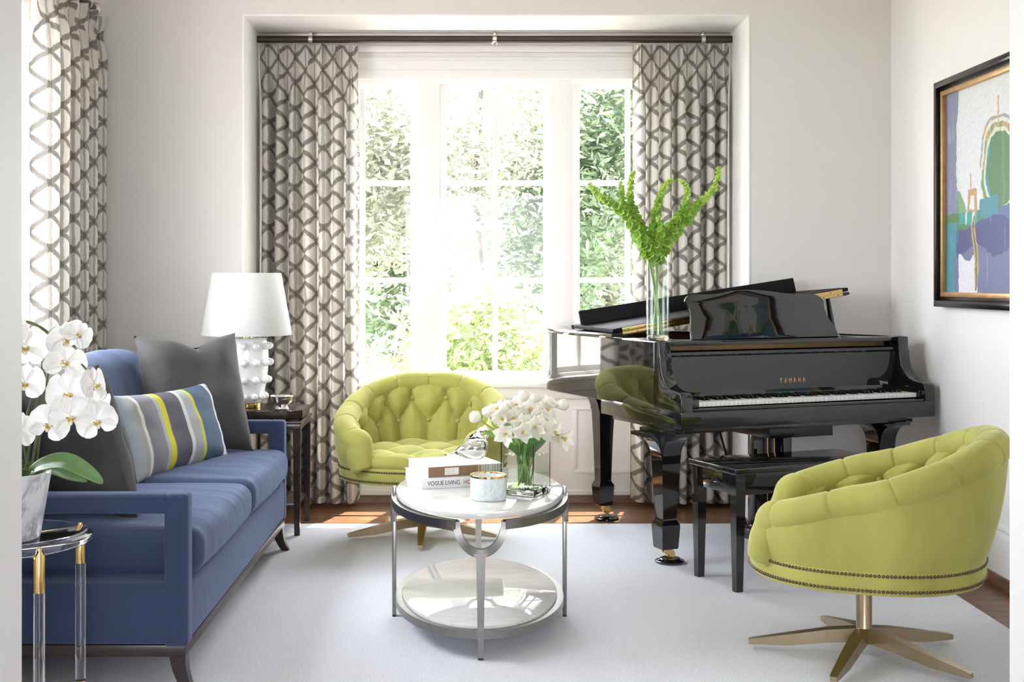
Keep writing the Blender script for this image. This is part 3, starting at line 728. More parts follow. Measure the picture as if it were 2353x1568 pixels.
sp_ = [(0.229, 0.374), (0.1745, 0.692)]
mb = MB(); mb.lathe([(0.229, 0.374), (0.231, 0.378), (0.1765, 0.688), (0.1745, 0.692), (0.172, 0.688), (0.2265, 0.378), (0.229, 0.374)], 72)
mk('lamp_shade', mb, M['shade'], lp, smooth=40)
mk('harp', MB().lathe([(0, 0.40), (0.006, 0.40), (0.006, 0.675), (0, 0.675)], 10).tube([(-0.172, 0, 0.672), (0.172, 0, 0.672)], 0.003, 6).tube([(0, -0.172, 0.672), (0, 0.172, 0.672)], 0.003, 6), M['brass'], lp)
bw = mk('bowl', MB().lathe([(0, 0), (0.034, 0), (0.036, 0.004), (0.030, 0.012), (0.026, 0.018), (0.036, 0.024), (0.048, 0.036), (0.054, 0.055), (0.056, 0.062), (0.059, 0.067), (0.0575, 0.069), (0.053, 0.062), (0.050, 0.050), (0.042, 0.034), (0.028, 0.025), (0, 0.022)], 48), M['silver'], loc=(-0.955, 6.30, 0.622), smooth=50)
tag(bw, 'small polished silver footed bowl on the end table beside the lamp', 'bowl')
# ---------------------------------------------------------------- swivel tub chairs
def E(t, a, bb, bf, n=2.35):
    c, s_ = cos(t), sin(t)
    return Vector((a*sh(s_, n), (bb if c > 0 else bf)*sh(c, n), 0))
def puffv(q):                       # 0 at a crease, 1 in the middle of a tuft
    return abs(sin(PI*q))
TE = R(133)                         # where the arms end, measured from the back
def Hroll(k):                       # height of the roll centre along the arm, k = 0 back, 1 arm end
    return lerp(0.735, 0.505, sstep(0.10, 1.05, k)*0.55+0.45*max(0, (k-0.1)/0.9))
def top_c(t):
    p = E(t, 0.385, 0.405, 0.36); return p
def base_c(t): return E(t, 0.415, 0.385, 0.375)
def build_chair(label, loc, rz, group):
    ch = thing('swivel_chair', label, 'chair', loc, rz, group)
    # outer shell, from the nail band up to the roll
    NU, NV = 120, 16
    def outer(u, v):
        t = lerp(-TE-0.05, TE+0.05, u); k = min(1, abs(t)/TE)
        b = base_c(t); tp = top_c(t); d = Vector((tp.x, tp.y, 0)).normalized()
        top = tp+d*0.048; z1 = Hroll(k)-0.005
        e = v**0.85
        p = b.lerp(top, e); bul = sin(PI*v)*0.012
        return (p.x+d.x*bul, p.y+d.y*bul, lerp(0.372, z1, v))
    mk('outer_shell', MB().grid(NU, NV, outer), M['green'], ch, smooth=80)
    # base band, all the way round, with a floor
    mb = MB(); prof = [(-0.012, 0.302), (-0.003, 0.304), (0.0, 0.312), (0.002, 0.345), (0.001, 0.376), (-0.006, 0.382)]
    mb.grid(140, len(prof), lambda u, v: (lambda b, q: tuple(b*(1+q[0]/0.4)+Vector((0, 0, q[1]))))(base_c(u*2*PI), prof[min(len(prof)-1, int(round(v*(len(prof)-1))))]), cu=True)
    n0 = len(mb.v); mb.v += [tuple(base_c(2*PI*i/140)*0.97+Vector((0, 0, 0.302))) for i in range(140)]; mb.f.append(tuple(range(n0, n0+140)))
    mk('base_band', mb, M['green'], ch, smooth=50)
    # roll: along the back and arms, then down the fronts
    P = []; rad = []
    ends = {}
    N = 150
    path = []
    for i in range(N+1):
        t = lerp(-TE, TE, i/N); k = abs(t)/TE
        p = top_c(t); path.append(Vector((p.x, p.y, Hroll(k))))
    def front(sg):
        p = path[0] if sg < 0 else path[-1]; q = path[1] if sg < 0 else path[-2]
        d = (p-q); d.z = 0; d.normalize(); b = base_c(sg*(TE+0.10)); out = []
        pts = [p, p+d*0.016+Vector((0, 0, -0.010)), p+d*0.026+Vector((0, 0, -0.040)), Vector((lerp(p.x, b.x*0.88, .5), -0.294, 0.425)), Vector((b.x*0.885, -0.308, 0.368))]
        return spline(pts, 7)[1:]
    fr, fl_ = front(1), front(-1)
    full = list(reversed(fl_))+path+fr
    # arc length and pleats
    L = [0]
    for a, b in zip(full[:-1], full[1:]): L.append(L[-1]+(b-a).length)
    tot = L[-1]; npl = 12; sp = tot/npl
    # resample finely
    M_ = 460; pts = []; j = 0
    for i in range(M_+1):
        s_ = tot*i/M_
        while j < len(L)-2 and L[j+1] < s_: j += 1
        f = (s_-L[j])/max(1e-6, L[j+1]-L[j]); pts.append(full[j].lerp(full[j+1], f))
    mb = MB(); n = 22; vs = []
    for i, p in enumerate(pts):
        s_ = tot*i/M_; q = (s_/sp) % 1; dist = min(q, 1-q)*sp
        fr_ = min(s_, tot-s_)
        a = pts[max(0, i-1)]; b = pts[min(M_, i+1)]; T = (b-a).normalized()
        outw = Vector((p.x, p.y+0.05, 0)).normalized()
        if fr_ < 0.30: outw = outw.lerp(Vector((outw.x, 0, 0)).normalized(), sstep(0.30, 0.12, fr_)).normalized()
        N1 = (outw-T*outw.dot(T)).normalized(); N2 = T.cross(N1)
        if N2.z < 0 and fr_ > 0.2: N2 = -N2
        big = 1+0.05*sstep(0.26, 0.12, fr_)-0.08*sstep(0.08, 0.0, fr_)
        r = 0.060*big*(1-0.10*math.exp(-(dist/0.0045)**2))*(1+0.03*sin(PI*q))
        for m in range(n):
            th = 2*PI*m/n
            vs.append(tuple(p+N1*cos(th)*r*0.98+N2*sin(th)*r*0.88))
    fs = [(i*n+m, i*n+(m+1) % n, (i+1)*n+(m+1) % n, (i+1)*n+m) for i in range(M_) for m in range(n)]
    fs += [tuple(range(n)), tuple(range(M_*n, M_*n+n))]
    mk('rolled_edge', MB().add(vs, fs), M['green'], ch, smooth=70)
    # tufted inner back
    DU = R(24.5); rows = (0.76, 0.43); half = 0.33
    def vz(t, z):
        zt = Hroll(min(1, abs(t)/TE)); return (z-0.40)/(zt-0.40)
    def tuft(t, z):
        """height of padding 0..1 and dent depth of buttons"""
        z = vz(t, z); u = t/DU; w = (z-rows[0])/half*0.5
        # diamond creases join (u+.5, row0) and (u, row1)
        uu = u+0.5
        A_ = puffv((uu+w)); B_ = puffv((uu-w))
        dia = (A_*B_)**0.6
        vert_lo = puffv(u)**0.6; vert_hi = puffv(uu)**0.6
        lo = sstep(rows[1]+0.03, rows[1]-0.09, z); hi = sstep(rows[0]-0.03, rows[0]+0.09, z)
        return lerp(lerp(dia, vert_lo, lo), vert_hi, hi)
    def wall_pt(t, z, h):
        k = min(1, abs(t)/TE); zt = Hroll(k)
        v = max(0, min(1, (z-0.40)/(zt-0.40)))
        p0 = E(t, 0.305, 0.275, 0.325); p1 = top_c(t); d = Vector((p1.x, p1.y, 0)).normalized()
        p = p0.lerp(p1-d*0.035, v**0.9)
        return p-d*(h*0.050*(0.55+0.45*(1-k*0.3))-0.012)
    def inner(u, v):
        t = lerp(-TE-0.02, TE+0.02, u); k = min(1, abs(t)/TE)
        z = lerp(0.395, Hroll(k)+0.035, v); h = tuft(t, z)*(1-0.50*sstep(0.84, 1.04, vz(t, z)))
        p = wall_pt(t, z, h)
        wn = noise.noise(Vector((t*14, z*9, 1.0)))*0.0035
        return (p.x, p.y+wn, z)
    mk('tufted_back', MB().grid(300, 80, inner), M['green'], ch, smooth=75)
    # buttons
    but = None
    def put(p, nrm):
        nonlocal but
        if but is None:
            but = o = mk('button', MB().lathe([(0, 0.006), (0.006, 0.0052), (0.0105, 0.002), (0.011, -0.002), (0.008, -0.006)], 14), M['green'], ch, smooth=60)
        else: o = inst(but, ch)
        o.rotation_mode = 'QUATERNION'; o.rotation_quaternion = nrm.to_track_quat('Z', 'Y'); o.location = p
    for ri, z in enumerate(rows):
        for i in range(-6, 7):
            t = (i+(0.5 if ri == 0 else 0))*DU
            k = abs(t)/TE
            if k > 0.95: continue
            zz = 0.40+z*(Hroll(k)-0.40)
            if zz < 0.468: continue
            p = wall_pt(t, zz, 0.20); d = -Vector((p.x, p.y, 0)).normalized(); p.z = zz
            put(p+d*0.004, d)
    # seat cushion with tufted top and puffed front
    g = 0.135
    def seat_top(x, y):
        a = x/g; b = (y-0.02)/g
        q = (puffv((a+b)*0.5+0.25)*puffv((a-b)*0.5+0.25))**0.45
        fz = sstep(-0.25, -0.30, y)
        q = lerp(q, puffv(x/g*0.5+0.0)**0.5*0.9+0.1, fz*0.8)
        return 0.425+0.040*q
    def seat(u, v):
        ang = (u-0.5)*2*PI
        b = E(ang, 0.325, 0.30, 0.366, 2.8)
        if v < 0.80:
            s_ = v/0.80; p = b*s_*0.965; z = seat_top(p.x, p.y)
            z -= 0.022*s_**6
            return (p.x, p.y, z)
        s_ = (v-0.80)/0.20
        p = b*(0.965+0.035*sin(PI/2*min(1, s_*1.3)))
        fx = 0.012*puffv(p.x/g*0.5)**0.5*sin(PI*min(1, s_*1.1))*(1 if p.y < -0.2 else 0)
        return (p.x, p.y-fx, lerp(seat_top(b.x*0.965, b.y*0.965)-0.022, 0.372, s_))
    mk('seat_cushion', MB().grid(200, 70, seat, cu=True), M['green'], ch, smooth=75)
    for i in range(-1, 2):
        for j, y in enumerate((-0.115, 0.155)):
            put(Vector((i*g*2*0.5*1.0+(0), y, 0.428)) if False else Vector((i*g, (0.02 + g*(-1 if j == 0 else 1)*0.0) + (g*0.5 if (i % 2) else -g*0.5) - (g if j == 0 else 0)+0.0, 0.430)), Vector((0, 0, 1)))
    # nailheads: two rows; the near half singly, the rest joined
    import bisect
    fine = [base_c(2*PI*i/2000) for i in range(2001)]; LL = [0]
    for a, b in zip(fine[:-1], fine[1:]): LL.append(LL[-1]+(b-a).length)
    cnt = int(LL[-1]/0.0122); nh = None; rest = MB()
    cdir = (Matrix.Rotation(-rz, 3, 'Z') @ Vector((-loc[0], -loc[1], 0))).normalized()
    cap = [(0.0056, -0.001), (0.0053, 0.0012), (0.0036, 0.0034), (0, 0.0044)]
    order = []
    for z in (0.366, 0.318):
        for i in range(cnt):
            q = min(1999, bisect.bisect(LL, LL[-1]*i/cnt)); p = fine[q]*1.004; tg = (fine[(q+1) % 2000]-fine[q-1]); nrm = Vector((-tg.y, tg.x, 0)).normalized()
            if nrm.dot(p) < 0: nrm = -nrm
            order.append((-(nrm.dot(cdir)), Vector((p.x, p.y, z)), nrm))
    order.sort(key=lambda o: o[0])
    for n_, (s_, p, nrm) in enumerate(order):
        qt = nrm.to_track_quat('Z', 'Y')
        if n_ < 290:
            if nh is None: nh = o = mk('nailhead', MB().lathe(cap, 8), M['nail'], ch, smooth=60)
            else: o = inst(nh, ch)
            o.rotation_mode = 'QUATERNION'; o.rotation_quaternion = qt; o.location = p
        else: rest.lathe(cap, 6, m=Matrix.Translation(p) @ qt.to_matrix().to_4x4())
    mk('nailhead_trim', rest, M['nail'], ch, kind='stuff', smooth=60)
    # column and five-star base
    mk('column', MB().lathe([(0, 0.302), (0.05, 0.302), (0.05, 0.296), (0.0265, 0.294), (0.0265, 0.095), (0.029, 0.088), (0.029, 0.05), (0, 0.05)], 32), M['bronze'], ch, smooth=50)
    for i in range(5):
        a = R(94.5+72*i)-rz if not group_rot else group_rot+2*PI*i/5-rz
        vs = []
        for r, w, z0, z1 in ((0.0, 0.021, 0.050, 0.098), (0.12, 0.021, 0.040, 0.084), (0.25, 0.018, 0.020, 0.058), (0.372, 0.0125, 0.014, 0.034), (0.384, 0.011, 0.014, 0.030)):
            for sx, z in ((-1, z0), (1, z0), (1, z1), (-1, z1)): vs.append((r*cos(a)-sx*w*sin(a), r*sin(a)+sx*w*cos(a), z))
        fs = [(3, 2, 1, 0), (16, 17, 18, 19)]+[(q*4+j, q*4+(j+1) % 4, (q+1)*4+(j+1) % 4, (q+1)*4+j) for q in range(4) for j in range(4)]
        leg = mk('leg', MB().add(vs, fs), M['bronze'], ch)
        mk('glide', MB().lathe([(0, 0.0135), (0.009, 0.0135), (0.009, 0.0145), (0, 0.016)], 10, (0.372*cos(a), 0.372*sin(a), 0)), M['iron'], leg)
    return ch
# the chair's back is local +y; its opening faces -y
group_rot = R(94.5)
build_chair('chartreuse tufted velvet swivel chair in the right foreground, seen from its side', (1.343, 4.228, 0), R(-110), 'chartreuse swivel chairs')
group_rot = R(-90)
build_chair('chartreuse tufted velvet swivel chair facing us below the bay window', (-0.235, 6.215, 0), R(-3), 'chartreuse swivel chairs')

# ---------------------------------------------------------------- coffee table
TX, TY = 0.036, 4.72
ct = thing('coffee_table', 'oval two-tier coffee table with white marble tops in a pewter frame', 'table', (TX, TY, 0))
def ell(a, b, t): return (a*cos(t), b*sin(t))
def oval_slab(a, b, z0, z1, bev=0.004, n=96):
    return MB().prism([ell(a, b, 2*PI*i/n) for i in range(n)], z0, z1, 'z', bev)
mk('marble_top', oval_slab(0.315, 0.535, 0.470, 0.490), M['marble'], ct)
# upper ring, open at both ends where the arches drop
def ring_path(a, b, t0, t1, z, n): return [Vector((*ell(a, b, lerp(t0, t1, i/n)), z)) for i in range(n+1)]
rect = [(-0.5, -1), (0.5, -1), (0.5, 1), (-0.5, 1)]
def rect_sweep(pts, inn, wid, hgt, closed=False):
    """band: pts are the outer edge at mid height; wid inwards, hgt tall"""
    mb = MB(); vs = []; n = len(pts)
    for i, p in enumerate(pts):
        d = inn(p); vs += [tuple(p+Vector((0, 0, -hgt/2))), tuple(p+d*wid+Vector((0, 0, -hgt/2))), tuple(p+d*wid+Vector((0, 0, hgt/2))), tuple(p+Vector((0, 0, hgt/2)))]
    fs = []
    for i in range(n if closed else n-1):
        o, q = i*4, ((i+1) % n)*4
        fs += [(o+j, o+(j+1) % 4, q+(j+1) % 4, q+j) for j in range(4)]
    if not closed: fs += [(3, 2, 1, 0), ((n-1)*4, (n-1)*4+1, (n-1)*4+2, (n-1)*4+3)]
    return mb.add(vs, fs)
inn = lambda p: -Vector((p.x/0.333**2, p.y/0.555**2, 0)).normalized()
ARC = 0.086; tA = math.asin(min(1, math.sqrt(1-(ARC/0.333)**2)))
mb = MB()
for t0, t1 in ((tA, PI-tA),): pass
ringm = rect_sweep(ring_path(0.333, 0.555, -tA, tA, 0.452, 60), inn, 0.026, 0.030)
r2 = rect_sweep(ring_path(0.333, 0.555, PI-tA, PI+tA, 0.452, 60), inn, 0.026, 0.030)
ringm.add(r2.v, r2.f)
mk('upper_ring', ringm, M['pewter'], ct)
for sg in (-1, 1):                                       # arches and end legs
    mb = MB(); pts = []
    for i in range(33):
        th = PI*i/32; x = -ARC*cos(th); z = 0.452-0.012-0.098*sin(th)*1.0
        pts.append((x, z))
    pts = [(-ARC-0.012, 0.452)]+pts+[(ARC+0.012, 0.452)]
    vs = []; fs = []; w = 0.013; dpt = 0.024
    ycurve = lambda x: 0.555*math.sqrt(max(0, 1-(x/0.333)**2))
    C = []
    for i in range(33):
        th = PI*i/32; cx, cz = 0.0, 0.462
        o_ = (-(ARC+0.008)*cos(th), cz-0.118*sin(th)); i_ = (-(ARC-0.016)*cos(th), cz-0.090*sin(th))
        y1 = ycurve(o_[0]); C.append((o_, i_, y1))
    for o_, i_, y1 in C:
        ya, yb = sg*y1, sg*(y1-dpt)
        vs += [(o_[0], ya, o_[1]), (i_[0], ya, i_[1]), (i_[0], yb, i_[1]), (o_[0], yb, o_[1])]
    for i in range(32): fs += [(i*4+j, i*4+(j+1) % 4, (i+1)*4+(j+1) % 4, (i+1)*4+j) for j in range(4)]
    fs += [(3, 2, 1, 0), (128, 129, 130, 131)]
    mk('arch', MB().add(vs, fs), M['pewter'], ct)
    vs = []
    for z, w in ((0.358, 0.026), (0.345, 0.016), (0.20, 0.0125), (0.008, 0.0095)):
        ya, yb = sg*0.555, sg*(0.555-0.024)
        vs += [(-w, ya, z), (w, ya, z), (w, yb, z), (-w, yb, z)]
    fs = [(0, 1, 2, 3), (15, 14, 13, 12)]+[(q*4+j, q*4+(j+1) % 4, (q+1)*4+(j+1) % 4, (q+1)*4+j) for q in range(3) for j in range(4)]
    lg = mk('leg', MB().add(vs, fs), M['pewter'], ct)
    mk('foot_pad', MB().box(-0.009, 0.009, sg*0.543-0.010, sg*0.543+0.010, 0.0, 0.008), M['iron'], lg)
for sg in (-1, 1):                                       # side legs with a raised tab beside the marble
    mb = MB(); x0 = sg*0.333; x1 = sg*0.320
    mb.box(min(sg*0.318, sg*0.330), max(sg*0.318, sg*0.330), -0.016, 0.016, 0.437, 0.494, 0.002)
    mb.box(min(sg*0.320, sg*0.337), max(sg*0.320, sg*0.337), -0.016, 0.016, 0.36, 0.467, 0.003)
    mb.box(min(sg*0.3165, sg*0.3315), max(sg*0.3165, sg*0.3315), -0.014, 0.014, 0.008, 0.40, 0.002)
    lg = mk('leg', mb, M['pewter'], ct)
    mk('foot_pad', MB().box(min(sg*0.317, sg*0.331), max(sg*0.317, sg*0.331), -0.012, 0.012, 0.0, 0.008), M['iron'], lg)
inn2 = lambda p: -Vector((p.x/0.315**2, p.y/0.537**2, 0)).normalized()
mk('lower_ring', rect_sweep([Vector((*ell(0.318, 0.543, 2*PI*i/110), 0.082)) for i in range(110)], inn2, 0.034, 0.028, True), M['pewter'], ct)
mk('marble_shelf', oval_slab(0.293, 0.516, 0.088, 0.106), M['marble'], ct)
# ---------------------------------------------------------------- things on the coffee table
TT = 0.490
def text(name, body, size, mat, parent, mw, ext=0.0006, sx=1.0, space=1.0):
    cu = bpy.data.curves.new(name, 'FONT'); cu.body = body; cu.size = size; cu.extrude = ext; cu.align_x = 'LEFT'; cu.align_y = 'CENTER'
    cu.space_character = space; cu.resolution_u = 3
    o0 = bpy.data.objects.new(name, cu); COL.objects.link(o0)
    dg = bpy.context.evaluated_depsgraph_get(); me = bpy.data.meshes.new_from_object(o0.evaluated_get(dg)); bpy.data.objects.remove(o0)
    o = bpy.data.objects.new(name, me); COL.objects.link(o); me.materials.clear(); me.materials.append(mat)
    o.parent = parent; o.matrix_basis = mw @ Matrix.Diagonal((sx, 1, 1, 1)); return o
def book(name, label, loc, rz, L, D, H, cover, pages):
    b = thing(name, label, 'book', loc, rz)
    mb = MB().box(0, L, 0, D, 0, 0.0025, 0.0006).box(0, L, 0, D, H-0.0025, H, 0.0006).box(0, L, 0, 0.0025, 0, H, 0.0008)
    mk('cover', mb, cover, b)
    mk('pages', MB().box(0.004, L-0.004, 0.003, D-0.004, 0.0025, H-0.0025), M['paper'], b)
    return b
b1 = book('coffee_table_book', 'thick white art book with black and red title lettering, lower of the two', (-0.181, 4.665, TT), R(16), 0.335, 0.29, 0.041, M['cover_white'], None)
face = Matrix(((1, 0, 0, 0), (0, 0, -1, 0), (0, 1, 0, 0), (0, 0, 0, 1)))
text('title_lettering', 'VOGUE LIVING', 0.0235, M['ink'], b1, Matrix.Translation((0.022, -0.0003, 0.0205)) @ face, sx=0.80)
text('title_lettering', 'HOUSES, GARDENS', 0.0235, M['ink_red'], b1, Matrix.Translation((0.163, -0.0003, 0.0205)) @ face, sx=0.80)
b2 = book('coffee_table_book', 'book with brown corrugated-striped spine lying on the white book', (-0.158, 4.682, TT+0.0412), R(21), 0.305, 0.25, 0.040, M['cover_white'], None)
sp_mb = MB(); sp_mb.col = []
nr = 62
def rib(u, v):
    x = 0.001+0.303*u; k = u*nr; q = k-math.floor(k)
    if u > 0.60 and u < 0.93 and (int(k) % 5 in (1,)) : c = (0.62, 0.60, 0.50)
    elif u > 0.70: c = (0.40, 0.42, 0.33) if int(k) % 2 else (0.62, 0.60, 0.52)
    else: c = (0.36, 0.20, 0.10)
    if q < 0.28: c = tuple(w*0.35 for w in c)
    sp_mb.col.append(c)
    return (x, -0.0012-0.0006*sin(PI*q), 0.001+0.038*v)
sp_mb.grid(nr*6, 3, rib); mk('spine', sp_mb, M['book_spine'], b2, smooth=60, weld=False, normals=False)
mk('spine_label', MB().box(0.066, 0.122, -0.0032, -0.0015, 0.007, 0.034), M['paper'], b2)
sm = MB()
for i in range(4):
    for j in range(2): sm.box(0.073+j*0.022, 0.083+j*0.022+0.004*((i+j) % 2), -0.0034, -0.0031, 0.011+i*0.0055, 0.0125+i*0.0055)
M['ink_grey'] = pm('faded_grey_print', (0.5, 0.48, 0.45), 0.7)
mk('label_print', sm, M['ink_grey'], b2, smooth=0)
bt = TT+0.0412+0.040
# glass bird: body of revolution bent along a spine
def bird():
    t = thing('glass_bird', 'clear glass bird figurine perched on the stacked books', 'figurine', (0.0, 4.805, bt+0.0005), R(4))
    # cross sections along x: tail (-) to breast (+): centre z, half height, half width
    secs = [(-0.100, 0.030, 0.0015, 0.004), (-0.092, 0.030, 0.004, 0.010), (-0.080, 0.030, 0.0055, 0.012), (-0.068, 0.034, 0.007, 0.011), (-0.055, 0.040, 0.012, 0.014), (-0.038, 0.046, 0.022, 0.024), (-0.015, 0.050, 0.034, 0.035),
            (0.010, 0.054, 0.043, 0.043), (0.030, 0.056, 0.047, 0.045), (0.048, 0.058, 0.044, 0.041), (0.060, 0.062, 0.034, 0.032), (0.068, 0.064, 0.018, 0.017), (0.071, 0.064, 0.002, 0.002)]
    n = 32; fine = spline([Vector((a, b, c)) for a, b, c, d in secs], 4); fw = spline([Vector((d, 0, 0)) for a, b, c, d in secs], 4)
    vs = []
    for p, w in zip(fine, fw):
        for i in range(n):
            th = 2*PI*i/n; z = p.y+abs(p.z)*sin(th); x = p.x
            z = max(z, 0.004+0.0*x); vs.append((x, abs(w.x)*cos(th), z))
    fs = [(i*n+j, i*n+(j+1) % n, (i+1)*n+(j+1) % n, (i+1)*n+j) for i in range(len(fine)-1) for j in range(n)]
    fs += [tuple(range(n)), tuple(range((len(fine)-1)*n, len(fine)*n))]
    # voxel union of body and head through a skin of metaball-like remesh
    body = MB().add(vs, fs)
    head = MB().soft(0.026, 0.023, 0.0245, 0.0225, (0, 0, 0), 8, 2, Matrix.Translation((0.050, 0, 0.113)))
    neck = MB().tube([(0.018, 0, 0.070), (0.032, 0, 0.090), (0.046, 0, 0.112)], [0.040, 0.032, 0.022], 24)
    beak = MB().tube([(0.070, 0, 0.115), (0.080, 0, 0.114), (0.088, 0, 0.1125)], [0.008, 0.005, 0.001], 12)
    for q in (head, neck, beak): body.add(q.v, q.f)
    o = mk('body', body, M['glass_solid'], t, smooth=180)
    md = o.modifiers.new('remesh', 'REMESH'); md.mode = 'VOXEL'; md.voxel_size = 0.0022; md.use_smooth_shade = True
    sm_ = o.modifiers.new('smooth', 'SMOOTH'); sm_.iterations = 12; sm_.factor = 0.6
    # frosted inner belly
    vs2 = [(x*0.72+0.004, y*0.60, 0.058+(z-0.058)*0.62) for x, y, z in vs[n*12:]]
    M['mercury'] = pm('mirrored_inner_glass', (0.88, 0.88, 0.86), 0.06, metal=1.0)
    k = len(vs2)//n
    fs2 = [(i*n+j, i*n+(j+1) % n, (i+1)*n+(j+1) % n, (i+1)*n+j) for i in range(k-1) for j in range(n)]+[tuple(range(n)), tuple(range((k-1)*n, k*n))]
    mk('mirrored_belly', MB().add(vs2, fs2), M['mercury'], t, smooth=180)
    return t
bird()
cv = thing('candle_cup', 'pale marbled candle cup with gold rim on the coffee table', 'candle', (0.066, 4.462, TT+0.0005))
mk('cup', MB().lathe([(0, 0), (0.060, 0), (0.064, 0.002), (0.0655, 0.007), (0.0655, 0.0865), (0.0615, 0.0865), (0.0615, 0.055), (0, 0.055)], 64), M['candle'], cv, smooth=50)
mk('gilt_rim', MB().lathe([(0.0662, 0.0815), (0.0664, 0.088), (0.0655, 0.0895), (0.0625, 0.0895), (0.0613, 0.088), (0.0613, 0.0835)], 64), M['gold'], cv, smooth=60)
mk('wax', MB().lathe([(0, 0.0551), (0.0612, 0.0551), (0.0612, 0.062), (0, 0.060)], 48), M['tulip'], cv)
mk('wick', MB().tube([(0, 0, 0.060), (0.001, 0, 0.068), (0.003, 0, 0.073)], 0.001, 6), M['ink'], cv)

# square glass vase of white tulips: front corner near the viewer, turned 30 degrees
VS = 0.135; vr = R(30)
va = thing('square_vase', 'square clear glass vase of water holding white tulips', 'vase', (0.230, 4.492, TT+0.0008), 0)
ux = Vector((sin(vr), cos(vr), 0)); uy = Vector((-cos(vr), sin(vr), 0))
vm = Matrix(((ux.x, uy.x, 0, 0), (ux.y, uy.y, 0, 0), (0, 0, 1, 0), (0, 0, 0, 1)))
def open_box(s_, wl, z0, z1, zf):
    mb = MB(); a, b = 0.0, s_; c, d = wl, s_-wl
    vs = [(a, a, z0), (b, a, z0), (b, b, z0), (a, b, z0), (a, a, z1), (b, a, z1), (b, b, z1), (a, b, z1), (c, c, z1), (d, c, z1), (d, d, z1), (c, d, z1), (c, c, zf), (d, c, zf), (d, d, zf), (c, d, zf)]
    fs = [(3, 2, 1, 0)]+[(i, (i+1) % 4, (i+1) % 4+4, i+4) for i in range(4)]+[(4+i, 4+(i+1) % 4, 8+(i+1) % 4, 8+i) for i in range(4)]+[(8+i, 8+(i+1) % 4, 12+(i+1) % 4, 12+i) for i in range(4)]+[(12, 13, 14, 15)]
    return mb.add(vs, fs, vm)
mk('glass', open_box(VS, 0.0028, 0, 0.190, 0.024), M['glass_solid'], va, smooth=30)
mk('glass_base', MB().box(0.002, VS-0.002, 0.002, VS-0.002, 0.001, 0.023, 0.003, 2, vm), M['glass_solid'], va)
mk('water', MB().box(0.0058, VS-0.0058, 0.0058, VS-0.0058, 0.0245, 0.145, 0, 2, vm), M['water'], va)
vc = Vector((0.230, 4.492, TT))+ux*VS/2+uy*VS/2
# tulips
def petal_mesh(L, w, cup, curl, n=7, m=9):
    def fn(u, v):
        a = u*2-1; prof_ = sin(PI*min(1, v*0.93+0.04))**0.75*(1-0.25*v)
        x = a*w*prof_; z = L*v
        y = cup*sin(PI*0.5*min(1, v*1.5))-curl*max(0, v-0.55)**2*4+0.35*w*prof_*(1-a*a)*0.5
        return (x, y-0.004*a*a, z)
    return MB().grid(n, m, fn)
tul_open = petal_mesh(0.046, 0.0215, 0.015, -0.012); tul_shut = petal_mesh(0.046, 0.0190, 0.015, 0.012)
PM = {}
def head(parent, p, d, opened, scale=1.0):
    """six petals and stamens at p facing d"""
    q = Vector(d).normalized().to_track_quat('Z', 'Y').to_matrix().to_4x4()
    base = Matrix.Translation(p) @ q @ Matrix.Scale(scale, 4)
    key = 'open' if opened else 'shut'
    for i in range(6):
        a = 2*PI*i/6+(0.3 if i % 2 else 0.0)
        lean = (R(38) if i % 2 else R(26)) if opened else (R(10) if i % 2 else R(4))
        mw = base @ Matrix.Rotation(a, 4, 'Z') @ Matrix.Translation((0, 0.003, 0)) @ Matrix.Rotation(-lean, 4, 'X')
        if key not in PM: PM[key] = o = mk('petal', tul_open if opened else tul_shut, M['tulip'], parent, smooth=180); o.matrix_basis = mw
        else:
            o = bpy.data.objects.new('petal', PM[key].data); COL.objects.link(o); o.parent = parent; o.matrix_basis = mw
    if opened:
        if 'st' not in PM:
            mb = MB(); mb.tube([(0, 0, 0), (0, 0, 0.018)], [0.003, 0.0035], 8)
            for i in range(6): a = PI*i/3; mb.tube([(0, 0, 0.002), (0.008*cos(a), 0.008*sin(a), 0.020)], [0.0008, 0.0018], 6)
            PM['st'] = o = mk('stamen', mb, M['pollen'], parent, smooth=180); o.matrix_basis = base
        else:
            o = bpy.data.objects.new('stamen', PM['st'].data); COL.objects.link(o); o.parent = parent; o.matrix_basis = base
TUL = [  # px, py, depth offset, open, facing (x, y, z)
    (1094, 950, 0.00, 0, (-0.7, -0.2, 0.5)), (1122, 938, 0.04, 0, (-0.4, 0.1, 0.9)), (1140, 925, 0.0, 1, (-0.4, -0.4, 0.8)), (1150, 950, -0.02, 1, (-0.4, -0.7, 0.5)),
    (1168, 922, 0.05, 0, (-0.2, 0.1, 1)), (1180, 950, -0.03, 1, (-0.1, -0.8, 0.6)), (1158, 990, -0.07, 1, (-0.5, -0.9, -0.1)), (1186, 918, 0.02, 1, (0, -0.4, 0.9)),
    (1203, 902, 0.05, 0, (0, 0.1, 1)), (1219, 930, 0.0, 1, (0.1, -0.7, 0.7)), (1200, 966, -0.05, 1, (0, -0.9, 0.4)), (1202, 984, -0.09, 1, (0.0, -1, 0.15)),
    (1228, 908, 0.04, 0, (0.1, 0, 1)), (1242, 925, 0.03, 1, (0.2, -0.3, 0.9)), (1232, 952, -0.03, 1, (0.1, -0.8, 0.6)), (1229, 973, -0.08, 1, (0.0, -1, 0.2)),
    (1252, 980, -0.07, 1, (0.25, -0.9, 0.25)), (1258, 930, 0.0, 1, (0.35, -0.6, 0.7)), (1268, 915, 0.04, 1, (0.3, -0.3, 0.9)), (1292, 922, 0.04, 0, (0.7, -0.1, 0.45)),
    (1278, 985, -0.02, 1, (0.6, -0.6, 0.1)), (1300, 1000, -0.04, 1, (0.6, -0.7, -0.2)), (1255, 955, -0.04, 1, (0.3, -0.8, 0.5)), (1165, 940, 0.0, 1, (-0.3, -0.6, 0.7))]
ROWS = {}
